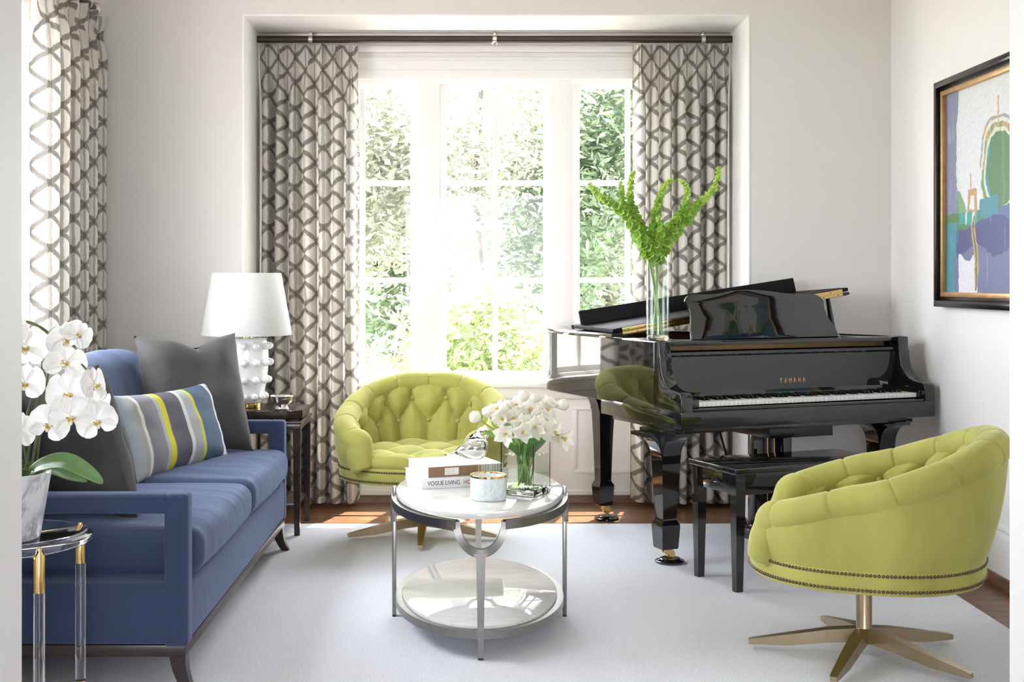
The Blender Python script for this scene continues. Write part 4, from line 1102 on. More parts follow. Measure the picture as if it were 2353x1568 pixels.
for i_, q_ in enumerate(TUL):
    ROWS.setdefault('top' if q_[1] < 932 else 'middle' if q_[1] < 964 else 'front', []).append(i_)
ORD = 'first second third fourth fifth sixth seventh eighth ninth tenth eleventh twelfth'.split()
def tulip_label(i):
    for r_, m_ in ROWS.items():
        if i in m_:
            k_ = sorted(m_, key=lambda j: TUL[j][0]).index(i)
            return '%s white tulip, %s from the left in the %s row of the square vase' % ('open' if TUL[i][3] else 'closed', ORD[k_], r_)
SPEC = {0: 'white tulip leaning furthest out over the glass bird', 6: 'white tulip facing forward low at the vase rim by the candle cup', 8: 'closed white tulip standing highest above the square vase',
        19: 'white tulip leaning out towards the piano on a long bare stem', 21: 'white tulip drooping lowest beside the square vase'}
tr_ = random.Random(5)
for i, (px, py, dd, op, fc) in enumerate(TUL):
    hp = at(px, py+10, vc.y+dd); f = Vector(fc).normalized()
    foot = vc+Vector((tr_.uniform(-0.028, 0.028), tr_.uniform(-0.028, 0.028), 0.03+tr_.uniform(0, 0.01)))
    t = thing('tulip', SPEC.get(i) or tulip_label(i), 'tulip', foot, 0, 'white tulips in the square vase')
    rim = vc+Vector(((hp.x-vc.x)*0.30, (hp.y-vc.y)*0.30, 0.185)); rim.x = max(vc.x-0.05, min(vc.x+0.05, rim.x))
    hb = hp-f*0.020
    pts = spline([Vector((0, 0, 0)), (rim-foot)*0.5+Vector((tr_.uniform(-.008, .008), tr_.uniform(-.008, .008), 0)), rim-foot, hb-f*0.035-foot, hb-foot], 7)
    mk('stem', MB().tube(pts, 0.0030, 7), M['stem'], t, smooth=180)
    head(t, hb-foot, f, op, tr_.uniform(0.85, 1.02))
    if i % 2 == 0 or i in (1, 3, 15):                      # a long strap leaf
        a0 = pts[10]; dirx = Vector(((hp.x-vc.x)*0.55+tr_.uniform(-.03, .03), (hp.y-vc.y)*0.6+tr_.uniform(-.03, .03), 0.12+tr_.uniform(-0.02, 0.02)))
        def leaf(u, v, a0=a0, dx=dirx):
            c = a0+dx*v+Vector((0, 0, -0.05*v*v)); w = 0.013*sin(PI*min(1, v*0.92+0.06))**0.7
            sd = dx.cross(Vector((0, 1, 0.2))).normalized(); s_ = (u*2-1)
            return tuple(c+sd*w*s_+Vector((0, -1, 0))*0.008*(1-s_*s_))
        mk('leaf', MB().grid(5, 12, leaf), M['tulip_leaf'], t, smooth=180)

# ---------------------------------------------------------------- acrylic side table with the orchid
QX, QY = -1.30, 3.42
st = thing('acrylic_side_table', 'round glass-topped side table with clear acrylic and brass legs in the left foreground', 'table', (QX, QY, 0))
mk('glass_top', MB().lathe([(0, 0.556), (0.247, 0.556), (0.250, 0.559), (0.250, 0.568), (0.247, 0.571), (0, 0.571)], 80), M['acrylic'], st, smooth=50)
for i in range(4):
    a = R(45+90*i); x, y = 0.243*cos(a), 0.243*sin(a); n = 20
    mk('brass_sleeve', MB().lathe([(0, 0.578), (0.006, 0.578), (0.006, 0.572), (0.0145, 0.555), (0.0145, 0.46), (0, 0.46)], n, (x, y, 0)), M['brass'], st, smooth=50)
    mk('leg', MB().lathe([(0, 0.46), (0.0145, 0.46), (0.0145, 0.12), (0, 0.12)], n, (x, y, 0)), M['acrylic'], st, smooth=50)
    mk('brass_foot', MB().lathe([(0, 0.12), (0.0145, 0.12), (0.0145, 0.012), (0, 0.012)], n, (x, y, 0)), M['brass'], st, smooth=50)
    mk('top_rail', MB().tube([(0, 0, 0.549), (x, y, 0.549)], 0.006, 12), M['brass'], st, smooth=60)
    mk('lower_rail', MB().tube([(0, 0, 0.085), (x, y, 0.085)], 0.006, 12), M['brass'], st, smooth=60)
    mk('glide', MB().lathe([(0, 0.0128), (0.012, 0.0128), (0.012, 0.0135), (0, 0.0135)], 12, (x, y, 0)), M['iron'], st)
OZ = 0.5715
oc = thing('potted_orchid', 'white moth orchid in a blue-grey marbled pot on the acrylic side table', 'orchid', (-1.285, 3.40, OZ))
mk('pot', MB().lathe([(0, 0), (0.098, 0), (0.102, 0.003), (0.131, 0.178), (0.129, 0.182), (0.122, 0.182), (0.116, 0.13), (0, 0.13)], 64), M['pot'], oc, smooth=50)
mb = MB().grid(40, 14, lambda u, v: (lambda r, a: (r*cos(a), r*sin(a), 0.168+0.022*(1-(r/0.117)**2)+0.012*noise.noise(Vector((r*60*cos(a), r*60*sin(a), 2)))))(0.117*v, 2*PI*u), cu=True)
mr = random.Random(2)
for _ in range(260):
    a, r = mr.uniform(0, 2*PI), 0.115*math.sqrt(mr.random()); x, y = r*cos(a), r*sin(a); z = 0.175
    mb.tube([(x, y, z), (x+mr.gauss(0, .008), y+mr.gauss(0, .008), z+mr.uniform(.012, .03)), (x+mr.gauss(0, .016), y+mr.gauss(0, .016), z+mr.uniform(.0, .028))], 0.0012, 3)
mk('moss', mb, M['moss'], oc, smooth=60)
o0 = Vector((-1.285, 3.40, OZ))
def strap(name, pts, wid, fold, twist=Vector((0, 0, 1))):
    c = spline(pts, 8); n = len(c)-1
    def fn(u, v):
        i = min(n-1, int(v*n)); f = v*n-i; p = c[i].lerp(c[i+1], f); T = (c[i+1]-c[i]).normalized()
        sd = T.cross(twist).normalized(); up = sd.cross(T); s_ = u*2-1
        w = wid*max(0.02, sin(PI*min(1, 0.10+v*0.90))**0.62) if v < 0.999 else wid*0.02
        return tuple(p+sd*w*s_+up*(fold*w*(abs(s_)**1.3)))
    top = MB().grid(13, 36, fn)
    return top
def leafobj(pts, wid, fold, tw):
    mb = strap('leaf', [at(*p)-o0 for p in pts], wid, fold, tw); o = mk('leaf', mb, M['orchid_leaf'], oc, smooth=180)
    md = o.modifiers.new('thick', 'SOLIDIFY'); md.thickness = 0.003; return o
leafobj([(62, 1090, 3.38), (100, 1068, 3.34), (150, 1062, 3.31), (200, 1085, 3.29), (236, 1111, 3.28)], 0.026, 0.25, Vector((0.15, -0.75, 0.65)))
leafobj([(62, 1092, 3.44), (105, 1080, 3.48), (150, 1092, 3.53), (200, 1105, 3.57)], 0.026, 0.25, Vector((0.1, -0.6, 0.8)))
leafobj([(55, 1090, 3.40), (10, 1070, 3.36), (-40, 1080, 3.33), (-80, 1110, 3.31)], 0.032, 0.25, Vector((-0.1, -0.6, 0.8)))
def stemobj(pts, r):
    c = spline([at(*p)-o0 for p in pts], 8); mk('stem', MB().tube(c, r*1.25, 8), M['orchid_stem'], oc, smooth=180)
stemobj([(70, 1090, 3.40), (85, 1000, 3.39), (100, 920, 3.38), (104, 830, 3.36), (115, 765, 3.34), (150, 752, 3.31), (185, 775, 3.29)], 0.0035)
stemobj([(60, 1090, 3.40), (74, 980, 3.39), (94, 890, 3.38), (100, 800, 3.37), (112, 768, 3.36), (60, 740, 3.32), (20, 760, 3.30)], 0.0035)
stemobj([(82, 1090, 3.42), (92, 1000, 3.41), (108, 880, 3.40), (120, 800, 3.38), (125, 790, 3.38)], 0.0025)
stemobj([(66, 1090, 3.41), (54, 1000, 3.40), (76, 910, 3.39), (102, 862, 3.385)], 0.0028)
stemobj([(120, 830, 3.385), (150, 820, 3.33), (190, 840, 3.29), (215, 880, 3.27)], 0.0022)
stemobj([(104, 880, 3.38), (140, 900, 3.32), (180, 930, 3.28), (215, 950, 3.27)], 0.0022)
def opet(L, w, tip=0.5, cup=0.12):
    def fn(u, v):
        s_ = u*2-1; pr_ = (sin(PI*min(1, 0.06+v*0.94))**tip)*(0.35+0.65*min(1, v*1.8))
        return (s_*w*pr_, cup*L*(v*v*0.5)-0.10*w*s_*s_*pr_+0.0015*sin(7*s_), L*v)
    return MB().grid(11, 12, fn)
OP = {'petal': opet(0.047, 0.037, 0.42), 'sepal': opet(0.045, 0.018, 0.6)}
lipm = MB().tube(spline([(0, 0, 0), (0, -0.008, -0.008), (0, -0.017, -0.013), (0, -0.022, -0.022)], 4), [0.003+0.005*sin(PI*i/12) for i in range(13)], 10)
for sg in (-1, 1): lipm.tube(spline([(0, -0.003, -0.004), (sg*0.009, -0.012, -0.003), (sg*0.008, -0.017, 0.004)], 4), [0.0022+0.0035*sin(PI*i/8) for i in range(9)], 8)
OM = {}
def oflower(px, py, d, face, roll=0, sc=1.0):
    p = at(px, py, d)-o0
    f = thing('flower', '', '', p, 0); 
    for k in ('label', 'category'): del f[k]
    f.parent = oc
    q = Vector(face).normalized().to_track_quat('-Y', 'Z'); f.rotation_mode = 'QUATERNION'
    f.rotation_quaternion = q @ Matrix.Rotation(R(roll), 3, 'Y').to_quaternion(); f.scale = (sc, sc, sc)
    for kind, ang, lean in (('sepal', 0, 8), ('sepal', 128, 10), ('sepal', -128, 10), ('petal', 72, -3), ('petal', -72, -3)):
        mw = Matrix.Rotation(R(ang), 4, 'Y') @ Matrix.Translation((0, 0.002 if kind == 'sepal' else -0.002, 0.002)) @ Matrix.Rotation(R(lean), 4, 'X')
        if kind not in OM: OM[kind] = o = mk(kind, OP[kind], M['orchid'], f, smooth=180)
        else: o = bpy.data.objects.new(kind, OM[kind].data); COL.objects.link(o); o.parent = f
        o.matrix_basis = mw
    if 'lip' not in OM: OM['lip'] = o = mk('lip', lipm, M['orchid_lip'], f, smooth=180); o.scale = (0.72, 0.8, 0.72)
    else: o = bpy.data.objects.new('lip', OM['lip'].data); COL.objects.link(o); o.parent = f; o.scale = (0.72, 0.8, 0.72)
for a in ((55, 798, 3.30, (0.5, -1, 0.0), 0, 1.15), (56, 880, 3.29, (0.4, -1, -0.1), 10, 1.0), (148, 775, 3.30, (0.75, -0.5, -0.55), -20, 1.0), (150, 838, 3.28, (0.2, -0.9, 0.55), 15, 1.05),
          (158, 905, 3.26, (0.1, -1, -0.05), -5, 1.12), (215, 885, 3.27, (0.95, -0.4, 0.1), 0, 0.9), (112, 975, 3.25, (0.35, -1, -0.1), 20, 1.0), (163, 958, 3.24, (0.1, -1, -0.1), -12, 1.08),
          (222, 968, 3.25, (0.3, -1, -0.1), -20, 1.0), (228, 925, 3.28, (0.9, -0.6, -0.1), 30, 0.7), (48, 990, 3.28, (-0.5, -1, 0), 10, 0.95), (178, 770, 3.29, (0.5, -0.8, 0.2), 40, 0.75), (20, 760, 3.30, (-0.2, -1, 0.1), 0, 1.0)):
    oflower(*a[:-1], a[-1]*1.12)
# ---------------------------------------------------------------- grand piano
PZ = R(22.4)
pn = thing('grand_piano', 'black lacquered baby grand piano with lid part open, right of bay window', 'piano', (0.919, 5.40, 0), PZ)
PW = 1.415
M['panel_wood'] = pm('golden_brown_wood', (0.30, 0.17, 0.06), 0.35, nz=(8, 0.3))
M['underside'] = pm('lid_underside_satin', (0.008, 0.008, 0.01), 0.55, spec=0.15)
rimP = [(0, 0.19), (0, 0.5), (0, 0.9), (0, 1.25), (0.015, 1.37), (0.07, 1.44), (0.17, 1.475), (0.30, 1.475), (0.44, 1.44), (0.56, 1.37), (0.66, 1.27), (0.76, 1.13), (0.86, 1.01), (0.97, 0.91), (1.09, 0.835), (1.22, 0.745), (1.32, 0.645), (1.375, 0.53), (1.405, 0.41), (1.415, 0.30), (1.415, 0.19)]
rim = [(p.x, p.y) for p in spline([(x, y, 0) for x, y in rimP], 5)]
def offset(path, d):
    out = []
    for i, (x, y) in enumerate(path):
        a = path[max(0, i-1)]; b = path[min(len(path)-1, i+1)]; tx, ty = b[0]-a[0], b[1]-a[1]; L = math.hypot(tx, ty)
        out.append((x+ty/L*d, y-tx/L*d))
    return out
def strip(path, t, z0, z1, bev=0.004):
    ip = offset(path, t); n = len(path); vs = []; fs = []
    o1 = offset(path, bev)
    for (x, y), (bx, by), (ix, iy) in zip(path, o1, ip):
        vs += [(bx, by, z0), (x, y, z0+bev), (x, y, z1-bev), (bx, by, z1), (ix, iy, z1), (ix, iy, z0)]
    for i in range(n-1): fs += [(i*6+j, i*6+(j+1) % 6, (i+1)*6+(j+1) % 6, (i+1)*6+j) for j in range(6)]
    fs += [(5, 4, 3, 2, 1, 0), tuple((n-1)*6+j for j in range(6))]
    return MB().add(vs, fs)
mk('rim', strip(rim, 0.045, 0.69, 1.0), M['black'], pn, smooth=40)
ir = offset(rim, 0.046)
ir = [p for p in ir if p[1] > 0.30]
mk('inner_rim', strip(ir, 0.022, 0.80, 0.988, 0.001), M['inner_wood'], pn, smooth=40)
mk('bottom', MB().prism([p for p in offset(rim, 0.03) if p[1] > 0.26], 0.70, 0.73), M['satin_black'], pn)
mk('soundboard', MB().prism([p for p in offset(rim, 0.06) if p[1] > 0.30], 0.84, 0.86), M['gold_plate'], pn)
mk('action_panel', MB().box(0.062, PW-0.062, 0.285, 0.292, 0.90, 0.978), M['panel_wood'], pn)
plate = MB()
for i in range(7): plate.box(0.16+i*0.16, 0.18+i*0.16, 0.30, 1.30-0.115*i if i > 1 else 1.30, 0.86, 0.885, 0.004)
mk('iron_plate', plate, M['gold_plate'], pn)
# arms with their S-curved cheeks
ap = [(0.24, 0.70), (0.0, 0.70), (0.0, 0.762), (0.006, 0.777), (0.022, 0.786), (0.075, 0.79), (0.108, 0.80), (0.138, 0.822), (0.160, 0.855), (0.172, 0.90), (0.173, 0.935), (0.180, 0.94), (0.183, 1.0), (0.24, 1.0)]
for x0, x1 in ((0.0, 0.06), (PW-0.06, PW)): mk('arm', MB().prism(ap, x0, x1, 'x', 0.003), M['black'], pn, smooth=50)
mk('key_bed', MB().box(0, PW, 0.0, 0.73, 0.625, 0.70, 0.003), M['black'], pn)
mk('key_slip', MB().box(0.062, PW-0.062, 0.004, 0.034, 0.70, 0.712, 0.003), M['black'], pn)
mk('under_beam', MB().box(0.05, PW-0.12, 0.06, 0.70, 0.598, 0.627, 0.003), M['black'], pn)
for x0, x1 in ((0.0625, 0.113), (1.346, PW-0.0625)): mk('key_block', MB().box(x0, x1, 0.03, 0.19, 0.70, 0.752, 0.004), M['black'], pn)
KX0, KW = 0.1155, 0.0236
wk = mk('white_key', MB().box(-KW/2+0.0006, KW/2-0.0006, 0, 0.15, -0.021, 0, 0.0012, 1), M['ivory'], pn)
wk.location = (KX0+KW/2, 0.045, 0.737)
for i in range(1, 52): inst(wk, pn, (KX0+KW*(i+0.5), 0.045, 0.737))
bk = None
for i in range(51):
    n = (i+5) % 7                                            # i = 0 is A
    if n in (0, 1, 3, 4, 5) and True:
        pass
    name = 'ABCDEFG'[i % 7]
    if name in 'ACDFG':
        if bk is None:
            vs = [(-.0055, 0, 0), (.0055, 0, 0), (.0055, .095, 0), (-.0055, .095, 0), (-.0042, .008, .0115), (.0042, .008, .0115), (.0042, .095, .0125), (-.0042, .095, .0125)]
            bk = o = mk('black_key', MB().add(vs, [(3, 2, 1, 0), (4, 5, 6, 7), (0, 1, 5, 4), (1, 2, 6, 5), (2, 3, 7, 6), (3, 0, 4, 7)]), M['satin_black'], pn, smooth=0)
        else: o = inst(bk, pn)
        o.location = (KX0+KW*(i+1), 0.098, 0.7372)
mk('fallboard', MB().prism([(0.196, 0.742), (0.230, 0.742), (0.236, 0.930), (0.236, 0.947), (0.226, 0.957), (0.212, 0.957), (0.202, 0.949), (0.202, 0.936), (0.209, 0.928), (0.209, 0.920), (0.207, 0.765), (0.198, 0.752)], 0.062, PW-0.062, 'x', 0.001), M['black'], pn, smooth=20)
sl_ = math.atan2(0.002, 0.155)
fm = Matrix.Translation((0.739-0.0685, 0.2068, 0.803)) @ Matrix.Rotation(-sl_, 4, 'X') @ Matrix(((1, 0, 0, 0), (0, 0, -1, 0), (0, 1, 0, 0), (0, 0, 0, 1)))
M['gold_ink'] = pm('gold_lettering', (0.75, 0.48, 0.13), 0.35, metal=0.6)
for i, c_ in enumerate('YAMAHA'):
    text('gilt_letter', c_, 0.0335, M['gold_ink'], pn, fm @ Matrix.Translation((0.0262*i, 0, 0.0004)), sx=0.62, ext=0.0012)
mk('lock_rail', MB().box(0.062, PW-0.062, 0.235, 0.262, 0.700, 0.742, 0.002), M['satin_black'], pn)
mk('music_shelf', MB().box(0.044, PW-0.05, 0.20, 0.225, 0.980, 1.0, 0.002).box(0.044, 0.20, 0.225, 0.58, 0.980, 0.9995, 0.002).box(1.20, PW-0.05, 0.225, 0.56, 0.976, 0.996, 0.002).box(0.20, 1.20, 0.225, 0.47, 0.980, 0.993, 0.002), M['black'], pn)
MD = [(0.324, 0.001), (0.329, 0.048), (0.340, 0.101), (0.343, 0.149), (0.337, 0.178), (0.326, 0.195), (0.333, 0.211), (0.352, 0.224), (0.385, 0.229), (0.46, 0.228), (0.509, 0.230), (0.56, 0.239), (0.61, 0.246), (0.698, 0.251), (0.772, 0.249), (0.833, 0.243), (0.913, 0.233), (0.963, 0.228), (1.027, 0.227), (1.079, 0.228), (1.11, 0.222), (1.132, 0.208), (1.143, 0.19), (1.138, 0.15), (1.144, 0.114), (1.158, 0.083), (1.176, 0.05), (1.185, 0.022), (1.185, 0.0)]
la = math.atan2(0.08, 0.23)
mdm = Matrix.Translation((0, 0.42, 0.9935)) @ Matrix.Rotation(-la, 4, 'X')
dk = mk('music_desk', MB().prism(MD, 0.0, 0.016, 'y', 0.003, mdm), M['black'], pn, smooth=50)
# the lid: hinged on the bass side, front leaf folded back over it
ld = mk('lid', MB().prism([(-0.010, 0.60)]+[(max(-0.010, x), y) for x, y in offset(rim, -0.010) if y > 0.602]+[(1.415, 0.60)], 0.0, 0.019, 'z', 0.003), M['black'], pn, (0, 0, 1.003), (0, -R(8.0), 0), smooth=40)
lf = MB().prism([(0.0, 0.0), (1.41, 0.0), (1.39, 0.05), (1.24, 0.205), (1.03, 0.30), (0.90, 0.36), (0.0, 0.40)], 0.0, 0.019, 'z', 0.003)
leaf = mk('lid_leaf', lf, M['underside'], ld, (0, 0.602, 0.021), (R(1.0), 0, 0), smooth=40)
bm_ = Matrix.Translation((0.015, 0.955, 0.044)) @ Matrix.Rotation(math.atan2(-0.165, 1.205), 4, 'Z') @ Matrix.Rotation(-R(12), 4, 'X')
mk('lid_panel', MB().box(0, 1.216, -0.010, 0.009, 0, 0.074, 0.003, 2, bm_), M['underside'], ld)
hg = MB()
for x0, x1 in ((0.05, 1.37),):
    hg.box(x0, x1, 0.5975, 0.602, 0.002, 0.0175, 0.0005).tube([(x0, 0.598, 0.0196), (x1, 0.598, 0.0196)], 0.0022, 8)
    hg.box(x0, x1, 0.5972, 0.602, 0.0215, 0.037, 0.0005)
mk('piano_hinge', hg, M['brass'], ld)
sc_ = MB()
for i in range(28):
    x = 0.085+i*0.0465; z = 0.010 if i % 2 else 0.029
    sc_.lathe([(0, 0.0012), (0.0028, 0.0008), (0.003, 0)], 8, m=Matrix.Translation((x, 0.5973, z)) @ Matrix.Rotation(R(90), 4, 'X'))
mk('screw', sc_, M['iron'], ld, kind='stuff')
for y in (0.66, 1.05): mk('side_hinge', MB().box(-0.013, 0.02, y, y+0.06, 0.997, 1.0035, 0.001).tube([(-0.012, y, 1.001), (-0.012, y+0.06, 1.001)], 0.003, 8), M['brass'], pn)
mk('bumper', MB().lathe([(0, 0), (0.008, 0), (0.007, 0.016), (0, 0.017)], 12, (0.05, 1.12, 0.019)), M['iron'], ld)
mk('lid_prop', MB().tube([(1.318, 0.625, 0.985), (1.305, 0.655, 1.182)], [0.016, 0.010], sec=rect, up=(1, 0, 0)), M['black'], pn)
# legs
def piano_leg(x, y, zt, scale=1.0):
    mb = MB(); secs = [(zt, 0.062), (zt-0.02, 0.062), (zt-0.021, 0.052), (zt-0.30, 0.040), (0.205, 0.0345), (0.195, 0.036), (0.178, 0.046), (0.165, 0.0465), (0.075, 0.041), (0.068, 0.039)]
    vs = []
    for z, w in secs:
        w *= scale; vs += [(x-w, y-w, z), (x+w, y-w, z), (x+w, y+w, z), (x-w, y+w, z)]
    n = len(secs)
    fs = [(0, 1, 2, 3), tuple((n-1)*4+j for j in (3, 2, 1, 0))]+[(i*4+j, (i+1)*4+j, (i+1)*4+(j+1) % 4, i*4+(j+1) % 4) for i in range(n-1) for j in range(4)]
    mb.add(vs, fs)
    lg = mk('leg', mb, M['black'], pn, smooth=25)
    # curved corbels at the top
    cb = MB(); w = 0.062
    arc = [(w-0.012, zt), (0.155, zt), (0.155, zt-0.016), (0.145, zt-0.018)]+[(0.145-0.095*sin(PI/2*i/8), zt-0.018-0.10*(1-cos(PI/2*i/8))) for i in range(1, 9)]
    for d in range(4):
        r = Matrix.Translation((x, y, 0)) @ Matrix.Rotation(PI/2*d, 4, 'Z')
        cb.prism(arc, -0.046, 0.046, 'y', 0, r)
    mk('bracket', cb, M['black'], lg, smooth=30)
    ca = MB().lathe([(0, 0.068), (0.022, 0.068), (0.022, 0.060), (0.009, 0.056), (0.009, 0.045), (0, 0.045)], 16, (x, y, 0))
    for s_ in (-1, 1): ca.prism([(x-0.014, 0.060), (x+0.020, 0.060), (x+0.034, 0.036), (x+0.026, 0.028), (x+0.012, 0.030), (x-0.010, 0.050)], y+s_*0.016-0.003, y+s_*0.016+0.003, 'y', 0)
    ca.tube([(x+0.022, y-0.011, 0.040), (x+0.022, y+0.011, 0.040)], 0.021, 20)
    mk('caster', ca, M['brass'], lg, smooth=40)
    return x+0.022, y
castp = [piano_leg(0.045, 0.20, 0.60), piano_leg(1.26, 0.20, 0.60), piano_leg(0.30, 1.26, 0.70, 0.95)]
mpn = Matrix.Translation((0.919, 5.40, 0)) @ Matrix.Rotation(PZ, 4, 'Z')
cup = MB().lathe([(0, 0), (0.062, 0), (0.067, 0.004), (0.067, 0.010), (0.060, 0.015), (0.048, 0.017), (0.044, 0.022), (0.030, 0.022), (0.020, 0.0175), (0, 0.0175)], 40)
c0 = None
for (x, y), lb in zip(castp, ('black caster cup under the front left piano leg, on the rug', 'black caster cup under the right front piano leg behind the bench', 'black caster cup under the rear piano leg, by the rug edge on the oak floor')):
    p = mpn @ Vector((x, y, 0)); rugz = 0.0 if p.y < 6.51 else -0.0125
    if c0 is None: c0 = o = mk('caster_cup', cup, M['black'], smooth=50)
    else: o = c0.copy(); COL.objects.link(o)
    o.location = (p.x, p.y, rugz+0.0005); tag(o, lb, 'caster cup', 'piano caster cups')
# pedal lyre and the box below the key bed
ly = mk('pedal_lyre', MB().box(0.55, 0.91, 0.12, 0.50, 0.545, 0.598, 0.003), M['satin_black'], pn)
lx = 0.70
for s_ in (-1, 1): mk('lyre_post', MB().box(lx+s_*0.085-0.025, lx+s_*0.085+0.025, 0.30, 0.35, 0.10, 0.545, 0.004), M['black'], ly)
mk('lyre_panel', MB().box(lx-0.06, lx+0.06, 0.335, 0.345, 0.12, 0.545, 0.002), M['satin_black'], ly)
mk('pedal_box', MB().box(lx-0.15, lx+0.15, 0.24, 0.37, 0.048, 0.115, 0.005), M['black'], ly)
for i in (-1, 0, 1): mk('pedal', MB().tube(spline([(lx+i*0.07, 0.25, 0.066), (lx+i*0.07, 0.20, 0.066), (lx+i*0.07, 0.15, 0.058)], 4), [0.010]*4+[0.012]*4+[0.013], sec=[(0.3*cos(a*PI/5), cos(0)*sin(a*PI/5)) for a in range(10)], up=(0, 0, 1)), M['brass'], ly, smooth=60)
for s_ in (-1, 1): mk('lyre_brace', MB().tube([(lx+s_*0.11, 0.36, 0.10), (lx+s_*0.09, 0.66, 0.60)], 0.006, 8), M['satin_black'], ly)
mk('pedal_rod', MB().tube([(lx-0.02, 0.32, 0.10), (lx-0.02, 0.32, 0.55)], 0.004, 6).tube([(lx+0.02, 0.32, 0.10), (lx+0.02, 0.32, 0.55)], 0.004, 6), M['brass'], ly)

# ---------------------------------------------------------------- piano bench
bn = thing('piano_bench', 'black lacquered piano bench with tapered square legs in front of the keyboard', 'bench', (1.098, 5.088, 0), PZ)
BL, BD = 0.72, 0.285
mk('seat_top', MB().box(-0.035, BL+0.035, -0.035, BD+0.035, 0.482, 0.508, 0.006, 3), M['black'], bn)
apn = MB().box(0.0, BL, -0.014, 0.004, 0.395, 0.482, 0.002).box(0.0, BL, BD-0.004, BD+0.014, 0.395, 0.482, 0.002).box(-0.014, 0.004, 0, BD, 0.395, 0.482, 0.002).box(BL-0.004, BL+0.014, 0, BD, 0.395, 0.482, 0.002)
mk('apron', apn, M['black'], bn)
for x in (0, BL):
    for y in (0, BD):
        vs = []
        for z, w in ((0.482, 0.023), (0.40, 0.023), (0.0, 0.0155)): vs += [(x-w, y-w, z), (x+w, y-w, z), (x+w, y+w, z), (x-w, y+w, z)]
        mk('leg', MB().add(vs, [(0, 1, 2, 3), (11, 10, 9, 8)]+[(i*4+j, (i+1)*4+j, (i+1)*4+(j+1) % 4, i*4+(j+1) % 4) for i in range(2) for j in range(4)]), M['black'], bn, smooth=25)

# ---------------------------------------------------------------- tall vase of green bells
VP = mpn @ Vector((0.090, 0.345, 0)); VZ = 1.0004
tv = thing('tall_vase', 'tall clear glass cylinder vase of water on the corner of the piano', 'vase', (VP.x, VP.y, VZ))
mk('glass', MB().lathe([(0, 0), (0.050, 0), (0.053, 0.003), (0.053, 0.385), (0.0515, 0.387), (0.050, 0.385), (0.050, 0.022), (0, 0.020)], 48), M['glass'], tv, smooth=40)
mk('glass_base', MB().lathe([(0, 0.001), (0.049, 0.001), (0.0515, 0.004), (0.0515, 0.018), (0.049, 0.020), (0, 0.019)], 48), M['glass_solid'], tv, smooth=40)
mk('water', MB().lathe([(0, 0.0225), (0.0494, 0.0225), (0.0494, 0.272), (0, 0.272)], 48), M['water'], tv, smooth=40)
bellm = MB().lathe([(0.002, 0.0), (0.006, 0.002), (0.010, 0.008), (0.014, 0.016), (0.020, 0.020), (0.0255, 0.021), (0.0195, 0.0185), (0.0135, 0.0155), (0.009, 0.0075), (0.002, 0.002)], 15)
bellm.v = [(x*(1+0.16*cos(5*math.atan2(y, x))*(z/0.023)), y*(1+0.16*cos(5*math.atan2(y, x))*(z/0.023)), z) for x, y, z in bellm.v]
tinym = MB().lathe([(0, 0.0), (0.006, 0.003), (0.009, 0.009), (0.010, 0.014), (0.004, 0.011), (0, 0.006)], 7)
BM = {}
br = random.Random(21)
def stalk(label, P, dd, foot, n_b, start, light):
    """P: pixel path from the rim upwards; dd: depth offset of the tip"""
    base = Vector((VP.x+foot[0], VP.y+foot[1], VZ+0.025))
    t = thing('bells_of_ireland', label, 'flower', base, 0, 'green bell stalks in the tall vase')
    pts = [Vector((0, 0, 0))]
    for k, (px, py) in enumerate(P):
        d = VP.y+dd*(k/(len(P)-1)); pts.append(at(px, py, d)-base)
    c = spline(pts, 10); n = len(c)
    mk('stem', MB().tube(c, [lerp(0.0042, 0.0016, i/(n-1)) for i in range(n)], 8), M['stem_pale'], t, smooth=180)
    L = [0]
    for a, b in zip(c[:-1], c[1:]): L.append(L[-1]+(b-a).length)
    tot = L[-1]; s_ = tot*start; w = 0
    while s_ < tot:
        f = (s_-tot*start)/(tot*(1-start)); i = min(n-2, max(j for j in range(n) if L[j] <= s_)); p = c[i].lerp(c[i+1], (s_-L[i])/max(1e-6, L[i+1]-L[i])); T = (c[i+1]-c[i]).normalized()
        size = lerp(1.0, 0.34, f**1.3)
        side = T.orthogonal().normalized()
        for k in range(4):
            a = 2*PI*k/4+w+br.uniform(-0.3, 0.3)
            o_ = (Matrix.Rotation(a, 3, T) @ side); dr = (o_*0.85+T*br.uniform(0.15, 0.7)+Vector((0, 0, 0.1))).normalized()
            key = ('light' if f > light else 'dark')
            q = dr.to_track_quat('Z', 'Y'); sc = size*br.uniform(0.85, 1.15)
            mw = Matrix.Translation(p+o_*0.004*size+T*br.uniform(-0.006, 0.006)) @ q.to_matrix().to_4x4() @ Matrix.Rotation(br.uniform(0, 6), 4, 'Z') @ Matrix.Scale(sc, 4)
            if key not in BM: BM[key] = o = mk('bell', bellm, M['bell'] if key == 'dark' else M['bell_light'], t, smooth=60)
            else: o = bpy.data.objects.new('bell', BM[key].data); COL.objects.link(o); o.parent = t
            o.matrix_basis = mw
        w += 0.6; s_ += 0.028*size+0.006
    return t
stalk('stalk of green bells arching furthest left over the window', [(1489, 592), (1470, 545), (1440, 498), (1410, 470), (1378, 452), (1352, 420)], -0.10, (0.018, -0.01), 0, 0.46, 0.75)
stalk('stalk of green bells left of centre with tip against the right casement', [(1495, 590), (1482, 545), (1462, 500), (1448, 460), (1450, 420), (1456, 392)], 0.03, (0.022, 0.01), 0, 0.46, 0.7)
stalk('short bent stalk of green bells ending in a round yellow-green bell at left', [(1492, 592), (1476, 540), (1445, 490), (1430, 455), (1428, 430), (1424, 420)], -0.04, (0.01, 0.02), 0, 0.5, 0.85)
